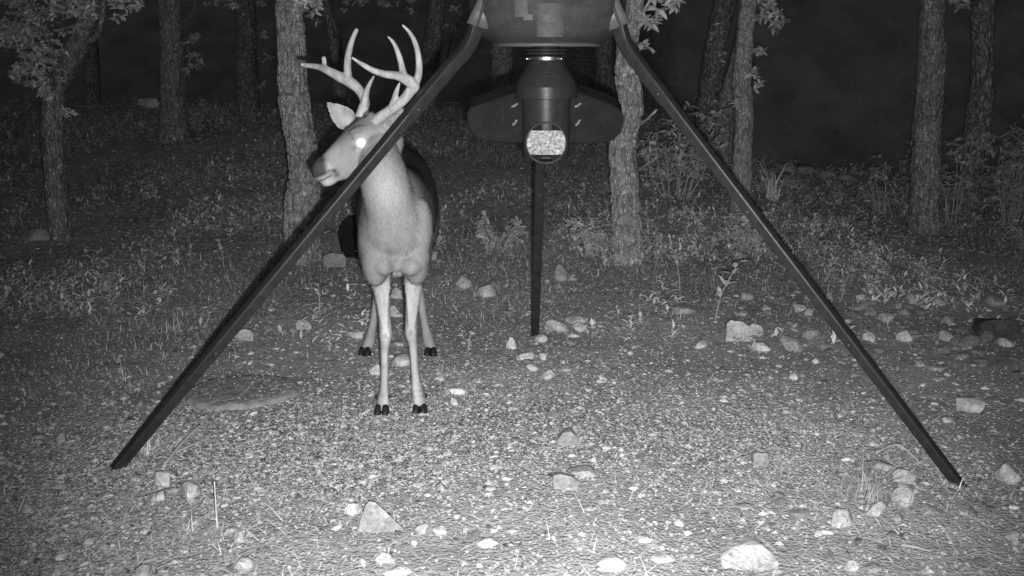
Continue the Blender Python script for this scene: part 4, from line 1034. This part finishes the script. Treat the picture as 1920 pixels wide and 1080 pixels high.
# front legs
def limb(pts, n=20):
    A = spline([P(a, b, y_) for a, b, y_, *_ in pts], 5, [[q[3], q[4] if len(q) > 4 else q[3]] for q in pts]); return tube(A[:, :3], A[:, 3], n, A[:, 4], up=(0, -1, 0))
bp_.append(limb([(716,470,3.26,.058,.08),(711,505,3.255,.050,.066),(712,530,3.25,.033,.048),(717,560,3.25,.0265,.034),(720,590,3.25,.0225,.026),(722,612,3.245,.0215,.023),(723,628,3.24,.0240,.027),(722,642,3.245,.0185,.021),(721,662,3.25,.0148,.018),(721,700,3.252,.0142,.018),(720,730,3.250,.0165,.020),(719,748,3.245,.0230,.026),(718,760,3.235,.0225,.023),(717,772,3.222,.0245,.024)]))
bp_.append(limb([(772,470,3.26,.058,.08),(776,505,3.255,.044,.062),(775,530,3.25,.031,.046),(774,560,3.25,.026,.034),(772,590,3.25,.0225,.026),(771,608,3.245,.0215,.023),(771,624,3.24,.0235,.027),(773,637,3.245,.0180,.021),(775,655,3.25,.0148,.018),(778,695,3.255,.0142,.018),(781,720,3.258,.0185,.020),(784,738,3.255,.0245,.026),(786,750,3.25,.0235,.023),(788,762,3.24,.0245,.024)]))
# tendons and muscle ridges down the forearms, knee and fetlock bones
for cx in (0, 1):
    o_ = (716, 722) if cx == 0 else (775, 771)
    for s2 in (-1, 1):
        bp_.append(tube(*zip(*[(P(o_[0]+s2*9, 515, 3.215), .016), (P(o_[0]+s2*8, 550, 3.215), .013), (P((o_[0]+o_[1])/2+s2*5, 590, 3.222), .009), (P(o_[1]+s2*3, 618, 3.224), .006)]), 10))
    kx, ky = ((723, 627) if cx == 0 else (771, 622))
    bp_.append(ell(P(kx-4, ky, 3.222), (.011, .012, .017), 10)); bp_.append(ell(P(kx+5, ky+1, 3.222), (.010, .012, .015), 10))
    fx, fy = ((719, 747) if cx == 0 else (784, 738))
    bp_.append(ell(P(fx-5, fy, 3.235), (.010, .014, .014), 10)); bp_.append(ell(P(fx+5, fy, 3.235), (.010, .014, .014), 10))
# hind legs
def lz(pts, n=20):
    A = spline([p for p, *_ in pts], 5, [[a, b] for _, a, b in pts]); return tube(A[:, :3], A[:, 3], n, A[:, 4], up=(0, -1, 0))
for sx, hp in ((-1, [(711,535,4.06),(705,575,4.05),(698,615,4.00),(693,640,3.96),(688,652,3.94),(686,660,3.925)]), (1, [(781,530,4.06),(790,570,4.05),(797,610,4.00),(803,638,3.96),(806,648,3.94),(808,656,3.925)])):
    hk = P(hp[0][0], hp[0][1], hp[0][2])
    bp_.append(lz([(DL(sx*.10, .66, .72), .07, .12), (DL(sx*.112, .58, .60), .058, .095), (DL(sx*.105, .66, .50), .040, .060), (hk+Vector((0, .0, .10)), .027, .034), (hk+Vector((0, .01, .02)), .024, .034),
                   (P(*hp[1]), .0185, .024), (P(*hp[2]), .0185, .022), (P(*hp[3]), .025, .027), (P(*hp[4]), .024, .025), (P(*hp[5]), .026, .026)]))
# head frame
E1 = Vector((-.856, -.37, -.353)).normalized(); E3 = Vector((.397, -.918, 0)).normalized(); E2 = E1.cross(E3).normalized()
if E2.z < 0: E2 = -E2
HO = P(741, 261, 3.275)
def HP(s, u, w_): return HO+E1*s+E2*u+E3*w_
HS = [(-.022,.06,-.03,.025),(.005,.095,-.06,.046),(.04,.112,-.088,.061),(.09,.116,-.090,.063),(.13,.106,-.080,.060),(.17,.090,-.068,.050),(.21,.071,-.060,.041),(.25,.054,-.054,.0365),(.28,.045,-.047,.035),(.298,.037,-.038,.033),(.312,.022,-.024,.026),(.318,.008,-.008,.012)]
def headloft():
    A = spline([(a, b, c_) for a, b, c_, d in HS], 4, [d for *_, d in HS]); V = []; n = 32
    for s_, tu, bu, hw in A:
        an = np.linspace(0, 2*np.pi, n, endpoint=False); cu, hu = (tu+bu)/2, abs(tu-bu)/2
        ca, sa = np.cos(an), np.sin(an); ex = .82
        uu = cu+hu*np.sign(sa)*np.abs(sa)**ex; ww = max(hw, .004)*np.sign(ca)*np.abs(ca)**ex
        ww = ww*np.where(uu < cu, 1-.30*((cu-uu)/max(hu, 1e-3)), 1-.12*((uu-cu)/max(hu, 1e-3)))
        V += [tuple(HP(s_, a, b)) for a, b in zip(uu, ww)]
    m_ = len(A); V = np.array(V); i = np.arange(m_-1)[:, None]; j = np.arange(n)[None, :]
    F = np.stack([i*n+j, i*n+(j+1) % n, (i+1)*n+(j+1) % n, (i+1)*n+j], -1).reshape(-1, 4)
    c0 = len(V); V = np.concatenate([V, [V[:n].mean(0), V[-n:].mean(0)]]); jj = np.arange(n)
    F3 = np.concatenate([np.stack([np.full(n, c0), (jj+1) % n, jj], 1), np.stack([np.full(n, c0+1), (m_-1)*n+jj, (m_-1)*n+(jj+1) % n], 1)])
    return V, [F, F3]
hd = [headloft()]
RH = np.array(Matrix((E1, E3, E2)).transposed())
hd.append(ell(HP(.295, .008, .018), (.022, .014, .022), R=RH)); hd.append(ell(HP(.295, .008, -.018), (.022, .014, .022), R=RH))     # nostril wings
hd.append(ell(HP(.272, -.044, 0), (.030, .024, .014), R=RH))                                                                     # chin
for sw in (-1, 1):
    hd.append(ell(HP(.122, .090, sw*.043), (.034, .013, .010), R=RH))      # brow
    hd.append(ell(HP(.10, -.030, sw*.038), (.055, .024, .045), R=RH))      # cheek
    hd.append(ell(HP(.055, .108, sw*.026), (.018, .015, .018), R=RH))      # pedicle
# ears: cupped leaf shells with thickness
def ear(base, tip, width, face, cup=.042, th=.0045, n=14, m=22):
    ax = (tip-base); L = ax.length; ax = ax/L; nrm = (face-ax*face.dot(ax)).normalized(); sd = ax.cross(nrm)
    V = []
    for side in (1, -1):
        for i_ in range(m):
            t = i_/(m-1); wd = width*float(np.interp(t, [0, .12, .3, .45, .6, .75, .88, .96, 1.0], [.5, .84, 1.0, .93, .76, .52, .27, .13, .02]))
            wd = max(wd, .002)
            for j_ in range(n):
                q = -1+2*j_/(n-1); c_ = cup*(1-.55*t)*(1-.0)
                p = base+ax*(L*t)+sd*(wd/2*q*math.cos(.5*q*(1-t)))-nrm*(c_*(1-q*q)*(1-t*.3))+nrm*(side*th)+ax*(-.10*L*t*t*0)
                V.append(tuple(p))
    V = np.array(V); F = []
    for s_ in range(2):
        o_ = s_*m*n
        for i_ in range(m-1):
            for j_ in range(n-1):
                q = [o_+i_*n+j_, o_+i_*n+j_+1, o_+(i_+1)*n+j_+1, o_+(i_+1)*n+j_]; F.append(q if s_ == 0 else q[::-1])
    o_ = m*n; rimi = [(0, j_) for j_ in range(n)]+[(i_, n-1) for i_ in range(1, m)]+[(m-1, j_) for j_ in range(n-2, -1, -1)]+[(i_, 0) for i_ in range(m-2, 0, -1)]
    for k in range(len(rimi)):
        a, b = rimi[k], rimi[(k+1) % len(rimi)]; F.append([a[0]*n+a[1], o_+a[0]*n+a[1], o_+b[0]*n+b[1], b[0]*n+b[1]])
    return V, [np.array(F)]
earF = (P(664,238,3.335), P(610,190,3.34)); earN = (P(712,240,3.225), P(782,199,3.215))
hd.append(ear(earF[0], earF[1], .088, Vector((.10, -1, .05)))); hd.append(ear(earN[0], earN[1], .062, Vector((-.10, -1, -.75))))
body_me, co, no = remesh(bp_+hd, .0052, 4, "body")
def resmooth(me, wfun, its):
    ob = bpy.data.objects.new("tmp", me); COL.objects.link(ob); vg = ob.vertex_groups.new(name="w")
    co = np.empty(len(me.vertices)*3, np.float32); me.vertices.foreach_get("co", co); co = co.reshape(-1, 3); w_ = np.clip(wfun(co), 0, 1)
    q = np.round(w_*10).astype(int)
    for k in range(1, 11):
        ids = np.nonzero(q == k)[0].tolist()
        if ids: vg.add(ids, k/10, 'REPLACE')
    m2 = ob.modifiers.new("s", 'SMOOTH'); m2.factor = .5; m2.iterations = its; m2.vertex_group = "w"
    dg = bpy.context.evaluated_depsgraph_get(); dg.update(); out = bpy.data.meshes.new_from_object(ob.evaluated_get(dg)); COL.objects.unlink(ob); bpy.data.objects.remove(ob)
    co = np.empty(len(out.vertices)*3, np.float32); out.vertices.foreach_get("co", co); no = np.empty(len(out.vertices)*3, np.float32); out.vertices.foreach_get("normal", no)
    out.name = "body"; return out, co.reshape(-1, 3).astype(float), no.reshape(-1, 3).astype(float)
def w_torso(c_):
    h = (c_-np.array(HO)); ins = (h@np.array(E1) > -.03) & (h@np.array(E1) < .36) & (np.abs(h@np.array(E3)) < .085) & (np.abs(h@np.array(E2)-.01) < .14)
    yl_ = (c_[:, 0]-MX)*(-.131)+(c_[:, 1]-MY)*.991
    low = np.where(yl_ < .3, sstep(.50, .56, c_[:, 2]), sstep(.35, .5, c_[:, 2]))
    ear_ = (c_[:, 2] > 1.03)
    lump = np.zeros(len(c_))
    for q in (P(721,501,3.12), P(768,503,3.12), P(745,492,3.10)): lump = np.maximum(lump, np.exp(-((c_-np.array(q))**2).sum(1)/.043**2))
    return np.where(ins, .34, low)*np.where(ear_, .15, 1)*(1-.45*np.clip(lump*1.3, 0, 1))
body_me, co, no = resmooth(body_me, w_torso, 28)
# coat tones painted by anatomy, with chest and crease shading put into the colour
def near(p, r): return np.exp(-((co-np.array(tuple(p)))**2).sum(1)/(r*r))
yl = (co[:, 0]-MX)*(-.131)+(co[:, 1]-MY)*.991
hs = (co-np.array(HO))@np.array(E1); hu = (co-np.array(HO))@np.array(E2); hw = (co-np.array(HO))@np.array(E3)
c = np.full(len(co), .225)
z_ = co[:, 2]
back = sstep(.80, .90, z_)*sstep(.0, .15, yl); c = c*(1-.45*back)
c = c*(1-.58*sstep(.06, .26, yl)) 
c = c*(1-.18*np.exp(-((np.abs((co[:, 0]-MX)*.991+(co[:, 1]-MY)*.131)-.105)/.04)**2)*sstep(.52, .6, z_))                                 # flank and rump darker than breast; shoulder-side shading painted in
c = c*(1-sstep(.54, .47, z_)*(yl < .3))+sstep(.54, .47, z_)*(yl < .3)*(.32+.05*fbm(co*30, 2, 3))
c = np.where((z_ < .45) & (yl > .3), .30, c)
ishead = (hs > .0) & (hs < .34) & (np.abs(hw) < .09) & (hu > -.12) & (hu < .15) & (z_ > .78)
top = sstep(.045, .10, hu)*sstep(.0, .05, hs); c = np.where(ishead, .265*(1-.45*top*(hs < .30)), c)
c = np.where(ishead & (hs > .22), c*(1-.45*sstep(.0, .04, hu+.0)*sstep(.22, .30, hs)), c)
wc = ishead*sstep(-.020, -.034, hu)*sstep(.235, .26, hs); c = c*(1-wc)+.34*wc
c = np.where(ishead, c+.22*near(HP(.130, .047, .058), .026)+.22*near(HP(.13, .047, -.058), .026), c)  # eye ring
wn = sstep(.262, .284, hs+.35*hu)*sstep(-.016, -.004, hu)*ishead; c = c*(1-wn)+.055*wn                 # nose pad
c = np.where(ishead, c*(1-.8*np.exp(-((hu+.021+.10*(hs-.27))/.0030)**2)*sstep(.256, .268, hs)), c)                      # mouth line
c = np.where(ishead, c*(1-.8*near(HP(.245, -.028, .032), .010)), c)
c = np.where(ishead, c*(1-.5*near(HP(.158, .040, .052), .010)), c)
c = c+.085*near(P(713,345,3.07), .10)
c = c*(1-.40*np.exp(-((co-np.array(tuple(P(728,478,3.1))))**2*np.array([1, .3, .12])).sum(1)/.011**2))  # crease shade between neck and shoulder painted into the coat
c = np.where(ishead, c*(1-.8*near(HP(.300, .010, .022), .0075)), c)
for e in (earF, earN):
    ax = np.array(e[1]-e[0]); L = np.linalg.norm(ax); ax /= L; rel = co-np.array(e[0]); t = rel@ax; rad_ = np.linalg.norm(rel-t[:, None]*ax, axis=1)
    m_ = (t > .02) & (t < L*1.05) & (rad_ < .055) & ((np.abs(hw) > .045) | (hu > .11)); front = no[:, 1] < 0
    c = np.where(m_, np.where(front, (.38+.3*fbm(co*np.array([70, 20, 30]), 3, 5))*(.62+.38*sstep(.0, .035, t)*sstep(L*1.0, L*.6, t)+.0), .20), c)
xl = (co[:, 0]-MX)*.991+(co[:, 1]-MY)*.131
inner = np.where(xl < 0, sstep(-.075, -.048, xl), sstep(.082, .055, xl)); fl = (z_ < .52) & (yl < .3)
c = np.where(fl, c*(.78+.50*inner), c)
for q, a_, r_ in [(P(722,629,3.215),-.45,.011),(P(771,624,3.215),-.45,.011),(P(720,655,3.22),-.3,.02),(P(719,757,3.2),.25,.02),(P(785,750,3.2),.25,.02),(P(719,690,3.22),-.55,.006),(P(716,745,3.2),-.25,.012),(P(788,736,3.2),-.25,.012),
                  (P(735,502,3.1),-.5,.012),(P(741,488,3.1),-.4,.012),(P(700,262,3.2),-.25,.02),(P(664,258,3.2),-.5,.006),(P(604,300,3.145),-.75,.0055),(P(628,321,3.145),-.8,.0055),(P(618,311,3.145),.5,.007),(P(612,305,3.145),.35,.005),(P(611,336,3.145),.25,.012),(P(597,328,3.145),-.5,.004),(P(603,326,3.145),-.55,.0035),(P(610,323,3.145),-.6,.0035),(P(617,321,3.145),-.6,.0035),(P(623,321,3.145),-.6,.0035),  # breast marks here paint the cleft's shade; the rest is facial colouring
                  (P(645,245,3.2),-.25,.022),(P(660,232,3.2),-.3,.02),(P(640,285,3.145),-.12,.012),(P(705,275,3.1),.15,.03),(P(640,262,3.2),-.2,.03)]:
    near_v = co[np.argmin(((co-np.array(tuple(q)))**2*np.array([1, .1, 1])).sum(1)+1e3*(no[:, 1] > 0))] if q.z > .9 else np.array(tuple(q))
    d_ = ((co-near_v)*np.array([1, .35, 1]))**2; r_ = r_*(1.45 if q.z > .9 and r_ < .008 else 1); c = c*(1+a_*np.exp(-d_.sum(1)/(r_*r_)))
c = c*(1+.30*fbm(co*np.array([75, 75, 22]), 3, 8)+.45*fbm(co*np.array([13, 13, 7]), 3, 4))
c = np.clip(c, .03, .85)
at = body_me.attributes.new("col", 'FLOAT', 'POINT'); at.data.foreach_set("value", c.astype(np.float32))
def m_coat():
    m, nt, b = new_mat("deer_coat"); co_ = coords(nt, (1, 1, .35))
    at = N(nt, "ShaderNodeAttribute", attribute_name="col"); nz = noise(nt, co_, 260, 4, .7); r = ramp(nt, [(.3, .82), (.7, 1.14)]); nt.links.new(nz.outputs[0], r.inputs[0])
    nt.links.new(mixm(nt, at.outputs["Color"], r.outputs[0]), b.inputs["Base Color"]); b.inputs["Roughness"].default_value = .8; b.inputs["Specular IOR Level"].default_value = .15
    n3 = noise(nt, co_, 45, 3); p = bump(nt, b, n3.outputs[0], .25, .006); bump(nt, b, nz.outputs[0], .35, .002, p); return m
M['coat'] = m_coat()
M['antler'] = m_solid("antler_bone", .20, .46, 38, .6, .2, bs=.9, bd=.003, co_scale=(1, 1, .45), detail=7)
M['hoof'] = m_solid("hoof_horn", .012, .02, 60, .5, .3)
M['eye'] = m_solid("eyeshine_white", .93, .97, 20, .15, .8, bs=0)  # near-white base colour imitates lamp light thrown back by the eye
deer = thing("deer", "antlered buck facing the camera with its head turned left behind the leg", "deer", (MX, MY, 0))
# short hair over the whole coat
def fur(co, no, c, n=210000):
    me = body_me; nf = len(me.polygons); ar = np.empty(nf, np.float32); me.polygons.foreach_get("area", ar); cen = np.empty(nf*3, np.float32); me.polygons.foreach_get("center", cen)
    nn = np.empty(nf*3, np.float32); me.polygons.foreach_get("normal", nn); v0 = np.array([p.vertices[0] for p in me.polygons]); cen = cen.reshape(-1, 3).astype(float); nn = nn.reshape(-1, 3).astype(float)
    idx = rng.choice(nf, n, p=ar/ar.sum()); pos = cen[idx]+rng.normal(0, .0025, (n, 3)); nr = nn[idx]; col = c[v0[idx]]
    hs_ = (pos-np.array(HO))@np.array(E1); hw_ = (pos-np.array(HO))@np.array(E3); hu_ = (pos-np.array(HO))@np.array(E2)
    d = np.tile(np.array([-.05, .45, -.85]), (n, 1)); head_ = (hs_ > -.02) & (np.abs(hw_) < .09) & (np.abs(hu_) < .16) & (hs_ < .34)
    d[head_] = -np.array(E1); eary = (pos[:, 2] > 1.03) & ~((hs_ > .0) & (np.abs(hw_) < .07)); d[eary] = np.array(earF[1]-earF[0])/np.linalg.norm(earF[1]-earF[0])
    d = d-nr*(d*nr).sum(1)[:, None]; d /= np.linalg.norm(d, axis=1)[:, None]+1e-6; d = d+nr*rng.uniform(.06, .22, n)[:, None]+rng.normal(0, .12, (n, 3)); d /= np.linalg.norm(d, axis=1)[:, None]
    leg_ = pos[:, 2] < .48; L = np.where(head_, .004, np.where(leg_, .0055, .0115))*rng.uniform(.6, 1.3, n); wd = np.where(head_ | leg_, .0009, .0013)
    eye_ = np.linalg.norm(pos-np.array(HP(.130, .047, .058)), axis=1) < .021; L = np.where(eye_, .0005, L); L = np.where(eary, .0004, L)
    sd = np.cross(d, nr); sd /= np.linalg.norm(sd, axis=1)[:, None]+1e-6; a = pos-nr*.001
    V = np.stack([a-sd*wd[:, None], a+sd*wd[:, None], a+d*L[:, None]], 1).reshape(-1, 3); F = np.arange(3*n).reshape(-1, 3)
    col = col*rng.uniform(.76, 1.10, n); return V, F, np.repeat(np.clip(col, .02, .9), 3), np.repeat(nr, 3, 0)
FV, FF, FC, FN = fur(co, no, c)
M['hair'] = m_attr("coat_hair", rough=.75, spec=.12, nscale=200)
for v_ in body_me.polygons: v_.use_smooth = True
body_me.transform(Matrix.Translation(-Vector((MX, MY, 0)))); link("body", body_me, M['coat'], deer)
hair_o = part("hair", FV, FF, M['hair'], deer, FC, True, kind="stuff")
FN = FN+rng.normal(0, .16, FN.shape); FN /= np.linalg.norm(FN, axis=1)[:, None]
try: hair_o.data.normals_split_custom_set_from_vertices(FN.astype(np.float32).tolist())
except Exception as e_: print("normals", e_)
def antler(chains, name="antler"):
    pr = []
    for ch in chains:
        A = spline([P(a, b, y_) for a, b, y_, r_ in ch], 6, [r_ for *_, r_ in ch]); pr.append(tube(A[:, :3], np.maximum(A[:, 3]*1.12, .0024), 14))
        pr.append(ell(P(*ch[-1][:3]), (max(ch[-1][3], .003),)*3, 8))
    me, c_, _ = remesh(pr, .0030, 2, name); me.transform(Matrix.Translation(-Vector((MX, MY, 0))))
    for v_ in me.polygons: v_.use_smooth = True
    link(name, me, M['antler'], deer)
antler([[(676,222,3.275,.020),(681,205,3.285,.0175),(684,188,3.305,.0155),(673,168,3.325,.0155),(655,153,3.335,.0180),(635,143,3.33,.0160),(612,131,3.30,.0125),(595,125,3.26,.0095),(578,123,3.22,.0075),(566,121,3.19,.0055)],
        [(653,152,3.335,.0155),(652,135,3.34,.0125),(652,112,3.345,.0115),(657,86,3.345,.0095),(664,66,3.34,.0075),(669,56,3.335,.0070)],
        [(606,129,3.29,.011),(608,118,3.295,.0075),(607,109,3.295,.0082)],
        [(682,198,3.29,.013),(686,178,3.275,.0105),(691,162,3.26,.0075),(701,143,3.24,.0035)]])
antler([[(700,232,3.225,.020),(716,218,3.205,.0175),(736,204,3.185,.0160),(756,188,3.165,.0150),(770,170,3.15,.0165),(776,160,3.145,.0180),(762,149,3.13,.0165),(745,142,3.115,.0130),(722,139,3.095,.0110),(700,132,3.075,.0090),(680,121,3.055,.0070),(660,108,3.04,.0035)],
        [(774,160,3.145,.0150),(783,147,3.15,.0120),(786,125,3.16,.0105),(782,92,3.165,.0085),(771,65,3.165,.0065),(755,47,3.16,.0035)],
        [(757,146,3.125,.0140),(754,128,3.13,.0100),(748,104,3.135,.0085),(739,82,3.135,.0062),(728,69,3.13,.0035)],
        [(736,203,3.185,.0150),(740,185,3.175,.0100),(744,170,3.165,.0075),(749,156,3.155,.0035)]])
V, F = ell(HP(.130, .047, .0600), (.0170, .0080, .0170), 24, RH); e_ = part("eye", V, F, M['eye'], deer)
V, F = ell(HP(.130, .047, -.0560), (.0175, .0085, .0175), 24, RH); part("eye", V, F, M['eye'], deer)
def hoof(px, py, y_, claws=True):
    b = P(px, py, y_); pr = []; b.z = 0.0
    for sx in (-1, 1):
        prf = [(b+Vector((sx*.0150, -.014, .0)), .0155, .030), (b+Vector((sx*.0145, -.011, .008)), .0150, .027), (b+Vector((sx*.0135, -.004, .020)), .0135, .022), (b+Vector((sx*.011, .004, .030)), .0115, .018), (b+Vector((sx*.009, .006, .035)), .006, .010)]
        pr.append(tube([a for a, _, _ in prf], [q for _, q, _ in prf], 14, [q for *_, q in prf], up=(0, -1, 0)))
    for sx in ((-1, 1) if claws else ()): pr.append(ell(b+Vector((sx*.022, .018, .058)), (.006, .008, .010), 8))
    v, f = merge(pr); part("hoof", v, f, M['hoof'], deer)
hoof(717,782,3.222); hoof(788,772,3.240); hoof(685,672,3.915, False); hoof(808,668,3.915, False)
